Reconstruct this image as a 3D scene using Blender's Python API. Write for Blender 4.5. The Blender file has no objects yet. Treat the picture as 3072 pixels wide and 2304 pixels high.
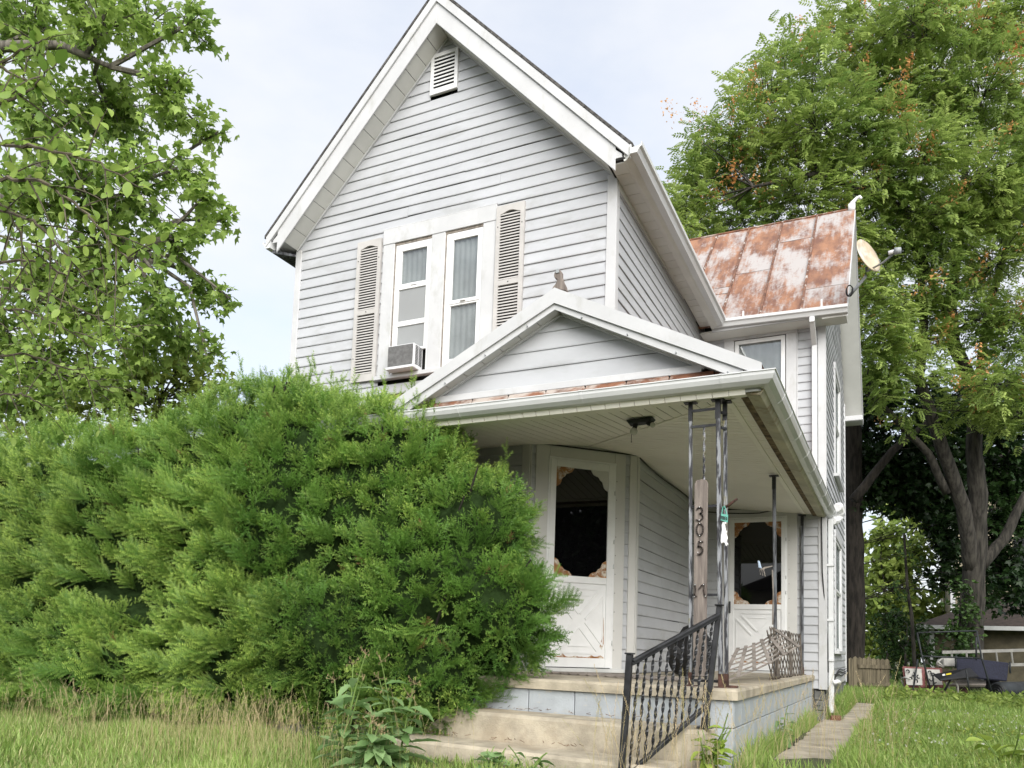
import bpy, bmesh, math, random
import numpy as np
from mathutils import Vector, Matrix
random.seed(7); rng = np.random.default_rng(7)
S = bpy.context.scene
COL = S.collection
rad = math.radians

# ------------------------------------------------------------------ camera
CAM = np.array([1.0675, -6.0811, 1.0126])
YAW, PITCH, ROLL = -0.4605, 0.0956, 0.0348
FPX, CXP, CYP = 2411.63, 1505.85, 1706.29          # focal length and principal point, photo pixels
cp_, sp_ = math.cos(PITCH), math.sin(PITCH)
FWD = np.array([math.sin(YAW)*cp_, math.cos(YAW)*cp_, sp_])
rt_ = np.array([math.cos(YAW), -math.sin(YAW), 0.0]); up_ = np.cross(rt_, FWD)
RGT = math.cos(ROLL)*rt_ + math.sin(ROLL)*up_
UPV = -math.sin(ROLL)*rt_ + math.cos(ROLL)*up_
cd = bpy.data.cameras.new('camera'); cam = bpy.data.objects.new('camera', cd); COL.objects.link(cam)
cd.sensor_width = 36; cd.lens = FPX/3072*36
cd.shift_x = (1536-CXP)/3072; cd.shift_y = (CYP-1152)/3072
cd.clip_start = 0.05; cd.clip_end = 600
M = Matrix(((RGT[0], UPV[0], -FWD[0], CAM[0]), (RGT[1], UPV[1], -FWD[1], CAM[1]), (RGT[2], UPV[2], -FWD[2], CAM[2]), (0, 0, 0, 1)))
cam.matrix_world = M
S.camera = cam
S.render.resolution_x, S.render.resolution_y = 1024, 768

def at(px, py, depth):                                # surveyed point: photo bearing + distance
    return CAM + depth*(FWD + RGT*(px-CXP)/FPX - UPV*(py-CYP)/FPX)

# ------------------------------------------------------------------ sky, sun, exposure
SUN_EL, SUN_AZ = rad(30), rad(146)                    # behind the camera, a little to the right
W = bpy.data.worlds.new('World'); S.world = W; W.use_nodes = True
nt = W.node_tree; nt.nodes.clear()
out = nt.nodes.new('ShaderNodeOutputWorld'); bg = nt.nodes.new('ShaderNodeBackground')
sky = nt.nodes.new('ShaderNodeTexSky'); sky.sky_type = 'NISHITA'; sky.sun_disc = False
sky.sun_elevation = SUN_EL; sky.sun_rotation = SUN_AZ; sky.air_density = 1.0; sky.dust_density = 2.0
tc = nt.nodes.new('ShaderNodeTexCoord'); mp = nt.nodes.new('ShaderNodeMapping'); mp.inputs['Scale'].default_value = (1.0, 1.0, 2.2)
mp.inputs['Location'].default_value = (0.35, 0.2, 0.1)
n1 = nt.nodes.new('ShaderNodeTexNoise'); n1.inputs['Scale'].default_value = 2.3; n1.inputs['Detail'].default_value = 7; n1.inputs['Roughness'].default_value = 0.52
cr = nt.nodes.new('ShaderNodeValToRGB'); cr.color_ramp.elements[0].position = 0.36; cr.color_ramp.elements[0].color = (.66, .66, .66, 1); cr.color_ramp.elements[1].position = 0.60; cr.color_ramp.elements[1].color = (1, 1, 1, 1)
mx = nt.nodes.new('ShaderNodeMixRGB'); mx.inputs[2].default_value = (3.20, 3.26, 3.40, 1)
nt.links.new(tc.outputs['Generated'], mp.inputs['Vector']); nt.links.new(mp.outputs[0], n1.inputs['Vector'])
nt.links.new(n1.outputs['Fac'], cr.inputs[0]); nt.links.new(cr.outputs[0], mx.inputs[0]); nt.links.new(sky.outputs[0], mx.inputs[1])
nt.links.new(mx.outputs[0], bg.inputs[0]); bg.inputs[1].default_value = 0.105
nt.links.new(bg.outputs[0], out.inputs[0])
sl = bpy.data.lights.new('sun', 'SUN'); so = bpy.data.objects.new('sun', sl); COL.objects.link(so)
sl.energy = 2.0; sl.angle = rad(60); sl.color = (1.0, .98, .945)
sd = Vector((math.sin(SUN_AZ)*math.cos(SUN_EL), math.cos(SUN_AZ)*math.cos(SUN_EL), math.sin(SUN_EL)))
so.rotation_euler = (sd).to_track_quat('Z', 'Y').to_euler()
S.view_settings.view_transform = 'Standard'; S.view_settings.look = 'None'; S.view_settings.gamma = 1
S.view_settings.exposure = 1.55; S.view_settings.use_curve_mapping = False
S.render.engine = 'CYCLES'
S.cycles.use_adaptive_sampling = True; S.cycles.adaptive_threshold = .02; S.cycles.max_bounces = 5; S.cycles.diffuse_bounces = 4; S.cycles.glossy_bounces = 2; S.cycles.transmission_bounces = 3

# ------------------------------------------------------------------ materials
MAT = {}
def mat(name, col, rough=.6, var=.12, scale=6, bump=.0, bscale=40, col2=None, stretch=(1, 1, 1), lo=.38, hi=.62, metal=0, spec=.4, detail=5, stain=None):
    """procedural: two colours mixed by noise, brightness speckle, optional bump and stain layer"""
    m = bpy.data.materials.new(name); m.use_nodes = True; t = m.node_tree; N = t.nodes; L = t.links
    b = N['Principled BSDF']; b.inputs['Roughness'].default_value = rough; b.inputs['Metallic'].default_value = metal; b.inputs['Specular IOR Level'].default_value = spec
    g = N.new('ShaderNodeTexCoord'); mpn = N.new('ShaderNodeMapping'); mpn.inputs['Scale'].default_value = stretch
    L.new(g.outputs['Object'], mpn.inputs[0])
    nz = N.new('ShaderNodeTexNoise'); nz.inputs['Scale'].default_value = scale; nz.inputs['Detail'].default_value = detail; nz.inputs['Roughness'].default_value = .6
    L.new(mpn.outputs[0], nz.inputs['Vector'])
    r = N.new('ShaderNodeValToRGB'); r.color_ramp.elements[0].position = lo; r.color_ramp.elements[1].position = hi
    c2 = col2 or tuple(c*(1-var*1.6) for c in col)
    r.color_ramp.elements[0].color = (*c2, 1); r.color_ramp.elements[1].color = (*col, 1)
    L.new(nz.outputs['Fac'], r.inputs[0]); last = r.outputs[0]
    if stain:
        sc, scol, slo, shi, sstr = stain
        m2 = N.new('ShaderNodeMapping'); m2.inputs['Scale'].default_value = sstr; L.new(g.outputs['Object'], m2.inputs[0])
        n2 = N.new('ShaderNodeTexNoise'); n2.inputs['Scale'].default_value = sc; n2.inputs['Detail'].default_value = 5; n2.inputs['Roughness'].default_value = .65
        L.new(m2.outputs[0], n2.inputs['Vector'])
        r2 = N.new('ShaderNodeValToRGB'); r2.color_ramp.elements[0].position = slo; r2.color_ramp.elements[1].position = shi
        r2.color_ramp.elements[0].color = (0, 0, 0, 1); r2.color_ramp.elements[1].color = (1, 1, 1, 1)
        L.new(n2.outputs['Fac'], r2.inputs[0])
        x = N.new('ShaderNodeMixRGB'); x.inputs[2].default_value = (*scol, 1); L.new(r2.outputs[0], x.inputs[0]); L.new(last, x.inputs[1]); last = x.outputs[0]
    L.new(last, b.inputs['Base Color'])
    if bump:
        n3 = N.new('ShaderNodeTexNoise'); n3.inputs['Scale'].default_value = bscale; n3.inputs['Detail'].default_value = 4; L.new(mpn.outputs[0], n3.inputs['Vector'])
        bp = N.new('ShaderNodeBump'); bp.inputs['Strength'].default_value = bump; bp.inputs['Distance'].default_value = .01
        L.new(n3.outputs['Fac'], bp.inputs['Height']); L.new(bp.outputs[0], b.inputs['Normal'])
    MAT[name] = m; return m

def leafmat(name, c_dark, c_light, c_tip=None, trans=.35, rough=.45, spec=.3):
    """leaf colour from the per-leaf attribute 'tint' (and 'age' for new growth)"""
    m = bpy.data.materials.new(name); m.use_nodes = True; t = m.node_tree; N = t.nodes; L = t.links
    b = N['Principled BSDF']; b.inputs['Roughness'].default_value = rough; b.inputs['Specular IOR Level'].default_value = spec
    a = N.new('ShaderNodeAttribute'); a.attribute_name = 'tint'
    r = N.new('ShaderNodeValToRGB'); r.color_ramp.elements[0].color = (*c_dark, 1); r.color_ramp.elements[1].color = (*c_light, 1)
    L.new(a.outputs['Fac'], r.inputs[0]); last = r.outputs[0]
    if c_tip:
        a2 = N.new('ShaderNodeAttribute'); a2.attribute_name = 'age'
        x = N.new('ShaderNodeMixRGB'); x.inputs[2].default_value = (*c_tip, 1); L.new(a2.outputs['Fac'], x.inputs[0]); L.new(last, x.inputs[1]); last = x.outputs[0]
    L.new(last, b.inputs['Base Color'])
    tr = N.new('ShaderNodeBsdfTranslucent'); L.new(last, tr.inputs[0])
    ms = N.new('ShaderNodeMixShader'); ms.inputs[0].default_value = trans
    L.new(b.outputs[0], ms.inputs[1]); L.new(tr.outputs[0], ms.inputs[2]); L.new(ms.outputs[0], N['Material Output'].inputs[0])
    MAT[name] = m; return m

def objleafmat(name, c_dark, c_light, trans=.35):
    m = leafmat(name, c_dark, c_light, None, trans); t = m.node_tree
    oi = t.nodes.new('ShaderNodeObjectInfo')
    rmp = [n for n in t.nodes if n.type == 'VALTORGB'][0]; t.links.new(oi.outputs['Random'], rmp.inputs[0]); return m

mat('vinyl', (.452, .463, .480), .42, .07, 1.3, .04, 30, stretch=(1, 1, 2), stain=(3.2, (.335, .34, .335), .54, .78, (.5, .5, 1.2)))
mat('vinyl_cream', (.57, .565, .54), .45, .05, 1.5, .04, 30)
mat('white_trim', (.535, .54, .545), .4, .06, 2, .03, 25, stain=(5, (.41, .41, .39), .56, .76, (1, 1, .5)))
mat('white_paint', (.76, .765, .76), .38, .06, 3, .04, 30)
mat('frame_grey', (.56, .57, .56), .5, .1, 4)
mat('caulk', (.30, .26, .22), .8, .3, 20)
mat('soffit', (.66, .66, .62), .5, .06, 2)
mat('ceiling', (.90, .87, .79), .5, .04, 1.2, stain=(1.6, (.80, .75, .62), .58, .80, (1, 1, 1)))
mat('ceiling_stained', (.52, .49, .36), .6, .2, 2.0, .1, 20, stain=(3.2, (.20, .13, .06), .56, .72, (1, 1, 1)))
mat('rotten', (.22, .16, .09), .9, .5, 12, .6, 30, col2=(.06, .04, .025))
mat('gutter_white', (.64, .65, .65), .25, .04, 2, spec=.5)
mat('shutter', (.48, .465, .445), .6, .08, 5, .05)
mat('joint_shade', (.09, .08, .06), .9, .3, 8)  # dark colour stands in for recess shade in the ceiling board grooves
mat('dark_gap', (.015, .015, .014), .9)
mat('shingle', (.10, .095, .09), .95, .4, 20, .6, 40)
def rustmat():
    m = mat('rust_roof', (.30, .15, .085), .65, .3, 5, .15, 22, col2=(.15, .072, .05), stretch=(1.2, .5, .5), detail=9); t = m.node_tree; N = t.nodes; L = t.links
    b = N['Principled BSDF']; src = b.inputs['Base Color'].links[0].from_socket
    g = N.new('ShaderNodeTexCoord'); oi = N.new('ShaderNodeObjectInfo'); ad = N.new('ShaderNodeVectorMath'); ad.operation = 'ADD'
    cmb = N.new('ShaderNodeCombineXYZ'); mu = N.new('ShaderNodeMath'); mu.operation = 'MULTIPLY'; mu.inputs[1].default_value = 3.0; L.new(oi.outputs['Random'], mu.inputs[0]); L.new(mu.outputs[0], cmb.inputs[0])
    L.new(g.outputs['Object'], ad.inputs[0]); L.new(cmb.outputs[0], ad.inputs[1])
    def noise(scl, st, det):
        mp_ = N.new('ShaderNodeMapping'); mp_.inputs['Scale'].default_value = st; L.new(ad.outputs[0], mp_.inputs[0]); z = N.new('ShaderNodeTexNoise'); z.inputs['Scale'].default_value = scl; z.inputs['Detail'].default_value = det; z.inputs['Roughness'].default_value = .62; L.new(mp_.outputs[0], z.inputs[0]); return z.outputs['Fac']
    big = noise(1.25, (1.5, .8, .8), 4); stk = noise(7, (2.6, .28, .28), 6); fine = noise(30, (1, .6, .6), 5)
    s1 = N.new('ShaderNodeMath'); s1.operation = 'MULTIPLY_ADD'; s1.inputs[1].default_value = .42; L.new(stk, s1.inputs[0]); L.new(big, s1.inputs[2])
    s2 = N.new('ShaderNodeMath'); s2.operation = 'MULTIPLY_ADD'; s2.inputs[1].default_value = .28; L.new(fine, s2.inputs[0]); L.new(s1.outputs[0], s2.inputs[2])
    r = N.new('ShaderNodeValToRGB'); r.color_ramp.elements[0].position = .80; r.color_ramp.elements[1].position = .98; r.color_ramp.elements[0].color = (0, 0, 0, 1); r.color_ramp.elements[1].color = (1, 1, 1, 1); L.new(s2.outputs[0], r.inputs[0])
    x = N.new('ShaderNodeMixRGB'); x.inputs[2].default_value = (.37, .345, .335, 1); L.new(r.outputs[0], x.inputs[0]); L.new(src, x.inputs[1]); L.new(x.outputs[0], b.inputs['Base Color'])
rustmat()
mat('rust_seam', (.20, .10, .065), .8, .4, 9, .3, 30, col2=(.10, .05, .035), stain=(8, (.40, .36, .33), .56, .62, (1, 1, 1)))
mat('rust_strip', (.22, .095, .05), .75, .4, 7, .3, 30, col2=(.11, .05, .03), stain=(5, (.40, .35, .31), .50, .62, (.6, 1, 1)))
mat('concrete', (.46, .405, .31), .9, .22, 5, .5, 90, stain=(1.4, (.36, .29, .20), .52, .75, (1, 1, 1)))
mat('concrete_path', (.44, .385, .30), .92, .2, 3, .5, 60, stain=(2.2, (.22, .19, .14), .52, .70, (1, 1, 1)))
mat('block_paint', (.39, .42, .445), .7, .12, 3, .35, 60, stain=(3.4, (.45, .42, .35), .57, .63, (1, 1, 2)))
mat('mortar', (.24, .26, .27), .9, .2, 10)
mat('stone_found', (.20, .20, .185), .95, .3, 4, .9, 14)
mat('iron', (.035, .036, .04), .45, .4, 9, .15, 50, spec=.4)
mat('iron_peel', (.25, .26, .275), .75, .5, 26, .6, 60, col2=(.035, .035, .04), stretch=(1.6, 1.6, .22), lo=.46, hi=.54, stain=(14, (.20, .18, .10), .60, .68, (1, 1, .3)))
mat('iron_grey', (.15, .16, .175), .7, .5, 24, .4, 50, col2=(.03, .03, .034), stretch=(1.4, 1.4, .2), lo=.42, hi=.6)
mat('rust_iron', (.10, .05, .036), .85, .4, 14, .3, 40)
mat('old_wood', (.235, .20, .175), .85, .3, 5, .5, 22, col2=(.12, .10, .088), stretch=(6, 6, .45))
mat('grey_wood', (.30, .265, .235), .85, .3, 6, .4, 25, col2=(.17, .15, .13))
mat('trellis_dark', (.15, .125, .10), .9, .4, 9, .4, 25, col2=(.06, .05, .042))
mat('fence_wood', (.19, .16, .105), .9, .35, 4, .4, 20, stretch=(4, 4, .4))
mat('rust_wood', (.36, .18, .07), .8, .3, 9, .3, 40, col2=(.22, .095, .035), stain=(11, (.55, .51, .44), .50, .60, (1, 1, 1)))
mat('bronze_num', (.055, .04, .033), .4, .3, 20, spec=.5)
mat('black_plastic', (.012, .012, .013), .45, .3, 8)
mat('teal', (.13, .42, .34), .6, .1)
mat('white_plastic', (.80, .80, .80), .4, .03)
mat('pale_blue', (.55, .68, .85), .5)
mat('grey_metal', (.30, .32, .33), .45, .1)
mat('dish', (.50, .42, .30), .6, .15, 4, stain=(3.0, (.60, .57, .50), .45, .60, (1, 1, 1)))
mat('ac_body', (.68, .69, .70), .45, .05)
mat('ac_grille', (.24, .24, .24), .6, .2, 20, stain=(22, (.6, .6, .6), .72, .76, (1, 1, 1)))
mat('bark', (.062, .056, .046), .95, .45, 5, .9, 14, stretch=(3, 3, .5))
mat('bark_pale', (.17, .155, .125), .9, .4, 5, .7, 14, stretch=(3, 3, .5))
mat('bark_dark', (.036, .030, .024), .95, .45, 5, .9, 12, stretch=(3, 3, .5))
mat('yew_shade', (.020, .036, .012), 1, .5, 14, .8, 30, col2=(.010, .018, .006), spec=0)  # inner shade of the shrub painted as a dark core colour
mat('twig', (.12, .10, .07), .9, .3, 10)
mat('soil', (.07, .085, .03), .95, .4, 3, .5, 30, col2=(.05, .045, .028))
mat('seed_head', (.46, .35, .20), .85, .3, 9)
mat('dry_stem', (.40, .36, .19), .85, .3, 9)
mat('clover', (.68, .68, .62), .8, .1)
mat('litter', (.16, .085, .045), .95, .4, 14)
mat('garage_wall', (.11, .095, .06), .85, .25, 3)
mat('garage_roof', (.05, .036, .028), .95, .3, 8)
mat('neighbour_wall', (.33, .29, .20), .8, .15, 2)
mat('glider_red', (.23, .085, .08), .55, .3, 8)
mat('glider_white', (.48, .47, .43), .5, .12, 8)
mat('navy', (.018, .02, .04), .8, .3, 30)
mat('aluminium', (.42, .41, .38), .4, .15, 6, metal=.3)
mat('charcoal', (.03, .035, .038), .6, .4, 6)
mat('yellow', (.75, .62, .05), .5)
mat('bulb', (.65, .64, .60), .15)
mat('wire', (.02, .02, .02), .6)
mat('brick', (.20, .09, .055), .9, .3, 8)
mat('street', (.06, .06, .06), .9)

def glassmat(name, col, rough=.03, coat=1.0, spec=.6):
    m = bpy.data.materials.new(name); m.use_nodes = True; b = m.node_tree.nodes['Principled BSDF']
    N = m.node_tree.nodes; L = m.node_tree.links
    g = N.new('ShaderNodeTexCoord'); nz = N.new('ShaderNodeTexNoise'); nz.inputs['Scale'].default_value = 1.7; nz.inputs['Detail'].default_value = 3; L.new(g.outputs['Object'], nz.inputs[0])
    r = N.new('ShaderNodeValToRGB'); r.color_ramp.elements[0].color = (*[c*.75 for c in col], 1); r.color_ramp.elements[1].color = (*col, 1); L.new(nz.outputs['Fac'], r.inputs[0]); L.new(r.outputs[0], b.inputs['Base Color'])
    b.inputs['Roughness'].default_value = rough; b.inputs['Specular IOR Level'].default_value = spec
    b.inputs['Coat Weight'].default_value = coat; b.inputs['Coat Roughness'].default_value = .01; b.inputs['Coat IOR'].default_value = 1.6
    MAT[name] = m; return m
glassmat('glass_curtain', (.17, .19, .20), .07)
def clearglass(name):
    m = bpy.data.materials.new(name); m.use_nodes = True; N = m.node_tree.nodes; L = m.node_tree.links
    tr = N.new('ShaderNodeBsdfTransparent'); tr.inputs[0].default_value = (.82, .84, .84, 1); gl_ = N.new('ShaderNodeBsdfGlossy'); gl_.inputs['Roughness'].default_value = .02
    g = N.new('ShaderNodeTexCoord'); nz = N.new('ShaderNodeTexNoise'); nz.inputs['Scale'].default_value = 2.2; L.new(g.outputs['Object'], nz.inputs[0]); bp = N.new('ShaderNodeBump'); bp.inputs['Strength'].default_value = .05; L.new(nz.outputs['Fac'], bp.inputs['Height']); L.new(bp.outputs[0], gl_.inputs['Normal'])
    ms = N.new('ShaderNodeMixShader'); ms.inputs[0].default_value = .12; L.new(tr.outputs[0], ms.inputs[1]); L.new(gl_.outputs[0], ms.inputs[2]); L.new(ms.outputs[0], N['Material Output'].inputs[0]); MAT[name] = m
clearglass('glass_clear')
mat('curtain', (.50, .51, .505), .9, .15, 3)
glassmat('glass_screen', (.30, .31, .31), .5, .2)
glassmat('glass_black', (.003, .003, .0035), .02, .25, .4)

leafmat('yew', (.066, .155, .030), (.155, .305, .052), (.49, .64, .14), .37)
leafmat('dead_needle', (.10, .05, .02), (.30, .19, .08), None, .2)
leafmat('sycamore_leaf', (.14, .24, .045), (.39, .53, .13), None, .52)
leafmat('elm_leaf', (.17, .29, .055), (.38, .50, .13), None, .45)
leafmat('lime_leaf', (.19, .27, .05), (.38, .45, .10), None, .45)
leafmat('rain_leaf', (.145, .235, .05), (.43, .54, .15), None, .47)
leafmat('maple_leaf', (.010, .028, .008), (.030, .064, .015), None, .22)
leafmat('far_leaf', (.17, .26, .05), (.42, .52, .13), None, .48)
leafmat('ivy_leaf', (.03, .07, .018), (.07, .13, .03), None, .3)
leafmat('pod', (.50, .22, .07), (.66, .36, .14), None, .35)
leafmat('grass_blade', (.15, .27, .05), (.35, .49, .12), (.52, .50, .24), .40)
objleafmat('weed_leaf', (.15, .26, .09), (.32, .47, .21)); objleafmat('lime_weed', (.24, .36, .05), (.40, .52, .10)); objleafmat('elm_big', (.16, .28, .045), (.40, .53, .12), .45)

# ------------------------------------------------------------------ object helpers
def link(o, parent=None):
    COL.objects.link(o)
    if parent is not None:
        o.parent = parent
        if parent.type == 'EMPTY': o.matrix_parent_inverse = Matrix.Translation(-Vector(parent.location))
    return o
def tag(o, label=None, cat=None, group=None, kind=None):
    if label: o['label'] = label
    if cat: o['category'] = cat
    if group: o['group'] = group
    if kind: o['kind'] = kind
    return o
def thing(name, loc, label, cat, group=None):
    e = bpy.data.objects.new(name, None); COL.objects.link(e); e.location = loc; e.empty_display_size = .1
    return tag(e, label, cat, group)
class MB:
    def __init__(s): s.v = []; s.f = []
    def add(s, v, f):
        k = len(s.v); s.v += [tuple(map(float, p)) for p in v]; s.f += [tuple(i+k for i in q) for q in f]; return s
    def box(s, lo, hi):
        (a, b, c), (d, e, f) = lo, hi
        return s.add([(a, b, c), (d, b, c), (d, e, c), (a, e, c), (a, b, f), (d, b, f), (d, e, f), (a, e, f)],
                     [(0, 3, 2, 1), (4, 5, 6, 7), (0, 1, 5, 4), (1, 2, 6, 5), (2, 3, 7, 6), (3, 0, 4, 7)])
    def hexa(s, p): return s.add(p, [(0, 3, 2, 1), (4, 5, 6, 7), (0, 1, 5, 4), (1, 2, 6, 5), (2, 3, 7, 6), (3, 0, 4, 7)])
    def tube(s, pts, r, n=8, cap=True):
        P = [np.array(p, float) for p in pts]; k = len(P)
        R = r if hasattr(r, '__len__') else [r]*k
        ref = np.array([0.0, 0, 1]); vs = []
        for i in range(k):
            d = P[min(i+1, k-1)]-P[max(i-1, 0)]; d = d/(np.linalg.norm(d)+1e-9)
            if abs(d@ref) > .95: ref = np.array([1.0, 0, 0])
            a = np.cross(d, ref); a /= np.linalg.norm(a); b = np.cross(d, a); ref = -b if False else ref
            for j in range(n):
                t = 2*math.pi*j/n; vs.append(P[i]+R[i]*(math.cos(t)*a+math.sin(t)*b))
        fs = [(i*n+j, i*n+(j+1) % n, (i+1)*n+(j+1) % n, (i+1)*n+j) for i in range(k-1) for j in range(n)]
        if cap: fs += [tuple(range(n))[::-1], tuple(range((k-1)*n, k*n))]
        return s.add(vs, fs)
    def bar(s, p0, p1, w, h, up=(0, 0, 1)):                 # rectangular bar between two points
        p0 = np.array(p0, float); p1 = np.array(p1, float); d = p1-p0; d /= np.linalg.norm(d)
        u = np.array(up, float); a = np.cross(d, u); a /= np.linalg.norm(a); b = np.cross(a, d)
        q = [p+sx*a*w/2+sy*b*h/2 for p in (p0, p1) for sx, sy in ((-1, -1), (1, -1), (1, 1), (-1, 1))]
        return s.add(q, [(0, 3, 2, 1), (4, 5, 6, 7), (0, 1, 5, 4), (1, 2, 6, 5), (2, 3, 7, 6), (3, 0, 4, 7)])
    def twist(s, p0, p1, w, t, turns, seg=26):
        p0 = np.array(p0, float); p1 = np.array(p1, float); d = p1-p0; d /= np.linalg.norm(d)
        a = np.cross(d, (0, 1, 0.2)); a /= np.linalg.norm(a); b = np.cross(d, a); vs = []
        for i in range(seg+1):
            an = turns*math.pi*i/seg; c, q = math.cos(an), math.sin(an); A = c*a+q*b; Bv = -q*a+c*b; o = p0+(p1-p0)*i/seg
            vs += [o+sx*A*w/2+sy*Bv*t/2 for sx, sy in ((-1, -1), (1, -1), (1, 1), (-1, 1))]
        fs = [(i*4+j, i*4+(j+1) % 4, (i+1)*4+(j+1) % 4, (i+1)*4+j) for i in range(seg) for j in range(4)]
        return s.add(vs, fs+[(3, 2, 1, 0), tuple(seg*4+j for j in range(4))])
    def prism(s, poly, ax):                                  # polygon (3D points) extruded by vector
        n = len(poly); ax = np.array(ax, float); P = [np.array(p, float) for p in poly]
        return s.add(P+[p+ax for p in P], [tuple(range(n))[::-1], tuple(range(n, 2*n))]+[(i, (i+1) % n, n+(i+1) % n, n+i) for i in range(n)])
    def mesh(s, name, m, smooth=False, bevel=0):
        me = bpy.data.meshes.new(name); me.from_pydata(s.v, [], s.f)
        bm = bmesh.new(); bm.from_mesh(me); bmesh.ops.recalc_face_normals(bm, faces=bm.faces)
        if bevel: bmesh.ops.bevel(bm, geom=[e for e in bm.edges if len(e.link_faces) == 2 and e.calc_face_angle(0) > .5], offset=bevel, segments=1, affect='EDGES', clamp_overlap=True)
        bm.to_mesh(me); bm.free()
        me.materials.append(MAT[m])
        if smooth: me.polygons.foreach_set('use_smooth', [True]*len(me.polygons))
        return me
    def build(s, name, m, parent=None, smooth=False, bevel=0):
        return link(bpy.data.objects.new(name, s.mesh(name, m, smooth, bevel)), parent)

class Plane:                                                 # wall plane: s along, z up, d outwards
    def __init__(s, o, u, n): s.o = np.array([*o, 0.0]); s.u = np.array([*u, 0.0]); s.n = np.array([*n, 0.0])
    def p(s, a, z, d=0): return s.o+s.u*a+s.n*d+np.array([0, 0, z])
    def box(s, mb, s0, s1, z0, z1, d0, d1):
        return mb.hexa([s.p(s0, z0, d0), s.p(s1, z0, d0), s.p(s1, z0, d1), s.p(s0, z0, d1), s.p(s0, z1, d0), s.p(s1, z1, d0), s.p(s1, z1, d1), s.p(s0, z1, d1)])
    def part(s, name, m, parent, s0, s1, z0, z1, d0, d1, bevel=.004):
        return s.box(MB(), s0, s1, z0, z1, d0, d1).build(name, m, parent, bevel=bevel)
    def poly(s, name, m, parent, pts, d0, d1):
        return MB().prism([s.p(a, z, d0) for a, z in pts], s.n*(d1-d0)).build(name, m, parent)

def big_mesh(name, V, F, m, parent=None, attrs={}):          # numpy triangles -> one mesh object
    me = bpy.data.meshes.new(name); nv, nf = len(V), len(F)
    me.vertices.add(nv); me.vertices.foreach_set('co', np.ascontiguousarray(V, np.float32).ravel())
    me.loops.add(nf*3); me.loops.foreach_set('vertex_index', np.ascontiguousarray(F, np.int32).ravel())
    me.polygons.add(nf); me.polygons.foreach_set('loop_start', np.arange(0, nf*3, 3, dtype=np.int32))
    try: me.polygons.foreach_set('loop_total', np.full(nf, 3, np.int32))
    except Exception: pass
    for k, a in attrs.items():
        at_ = me.attributes.new(k, 'FLOAT', 'POINT'); at_.data.foreach_set('value', np.ascontiguousarray(a, np.float32))
    me.update(calc_edges=True); me.materials.append(MAT[m])
    return link(bpy.data.objects.new(name, me), parent)
def frames(D, roll=None, upv=(0, 0, 1)):                     # upv: one vector or one per row
    D = D/np.linalg.norm(D, axis=1, keepdims=True); u = np.broadcast_to(np.array(upv, float), D.shape)
    y = np.cross(u, D); nn = np.linalg.norm(y, axis=1, keepdims=True); y = np.where(nn < 1e-3, np.array([0, 1.0, 0]), y/np.maximum(nn, 1e-6)); z = np.cross(D, y)
    if roll is not None:
        c, s_ = np.cos(roll)[:, None], np.sin(roll)[:, None]; y, z = c*y+s_*z, -s_*y+c*z
    return np.stack([D, y, z], axis=2)                       # columns: axis, side, normal
def scatter(tv, tf, R, T, sc):
    V = np.einsum('nij,vj->nvi', R*sc[:, None, None], tv)+T[:, None, :]
    F = tf[None]+(np.arange(len(T))*len(tv))[:, None, None]
    return V.reshape(-1, 3), F.reshape(-1, 3)
def nrm(a): return a/np.linalg.norm(a)

# ------------------------------------------------------------------ ground and paths
def gz(x, y):
    x = np.asarray(x, float); y = np.asarray(y, float)
    return .125-.035*np.clip(-y-.5, 0, 30)+.012*np.clip(y-8, 0, 60)*.6+.018*np.sin(x*1.7+y*.6)+.012*np.sin(y*2.3-x)
gx_ = np.concatenate([np.linspace(-200, -14, 14), np.linspace(-12, 12, 61), np.linspace(14, 200, 14)]); gy_ = np.concatenate([np.linspace(-120, -12, 10), np.linspace(-10, 32, 85), np.linspace(36, 300, 14)])
GX, GY = np.meshgrid(gx_, gy_); GZ = gz(GX, GY); GZ = np.where(np.abs(GX)+np.abs(GY) > 90, .1, GZ)
nx_, ny_ = len(gx_), len(gy_); idx = np.arange(nx_*ny_).reshape(ny_, nx_)
q = np.stack([idx[:-1, :-1], idx[:-1, 1:], idx[1:, 1:], idx[1:, :-1]], -1).reshape(-1, 4)
gr = big_mesh('ground', np.stack([GX.ravel(), GY.ravel(), GZ.ravel()], 1), np.concatenate([q[:, [0, 1, 2]], q[:, [0, 2, 3]]]), 'soil'); tag(gr, kind='structure')
path = thing('path', (.45, 6, .13), None, None); tag(path, kind='structure')
for (y0, y1, x0, x1, dz) in ((.6, 2.3, .12, .74, .0), (2.33, 3.5, .14, .72, .006), (3.53, 4.75, .12, .72, .002), (4.78, 5.6, .10, .72, .010), (5.63, 6.35, .10, .74, .004), (6.4, 7.5, .27, .72, .03), (7.53, 8.6, .25, .70, .022), (8.64, 9.7, .29, .74, .018), (9.73, 10.9, .29, .72, .02)):
    n = 7; e = lambda: random.uniform(-.025, .025)
    ring = [(x0+(x1-x0)*i/n, y0+e()*.5) for i in range(n)]+[(x1+e(), y0+(y1-y0)*i/n) for i in range(n)]+[(x1-(x1-x0)*i/n, y1+e()*.5) for i in range(n)]+[(x0+e(), y1-(y1-y0)*i/n) for i in range(n)]
    MB().prism([(x, y, .02) for x, y in ring], (random.uniform(-.004, .004), 0, .125+dz)).build('slab', 'concrete_path', path, bevel=.006)

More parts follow.
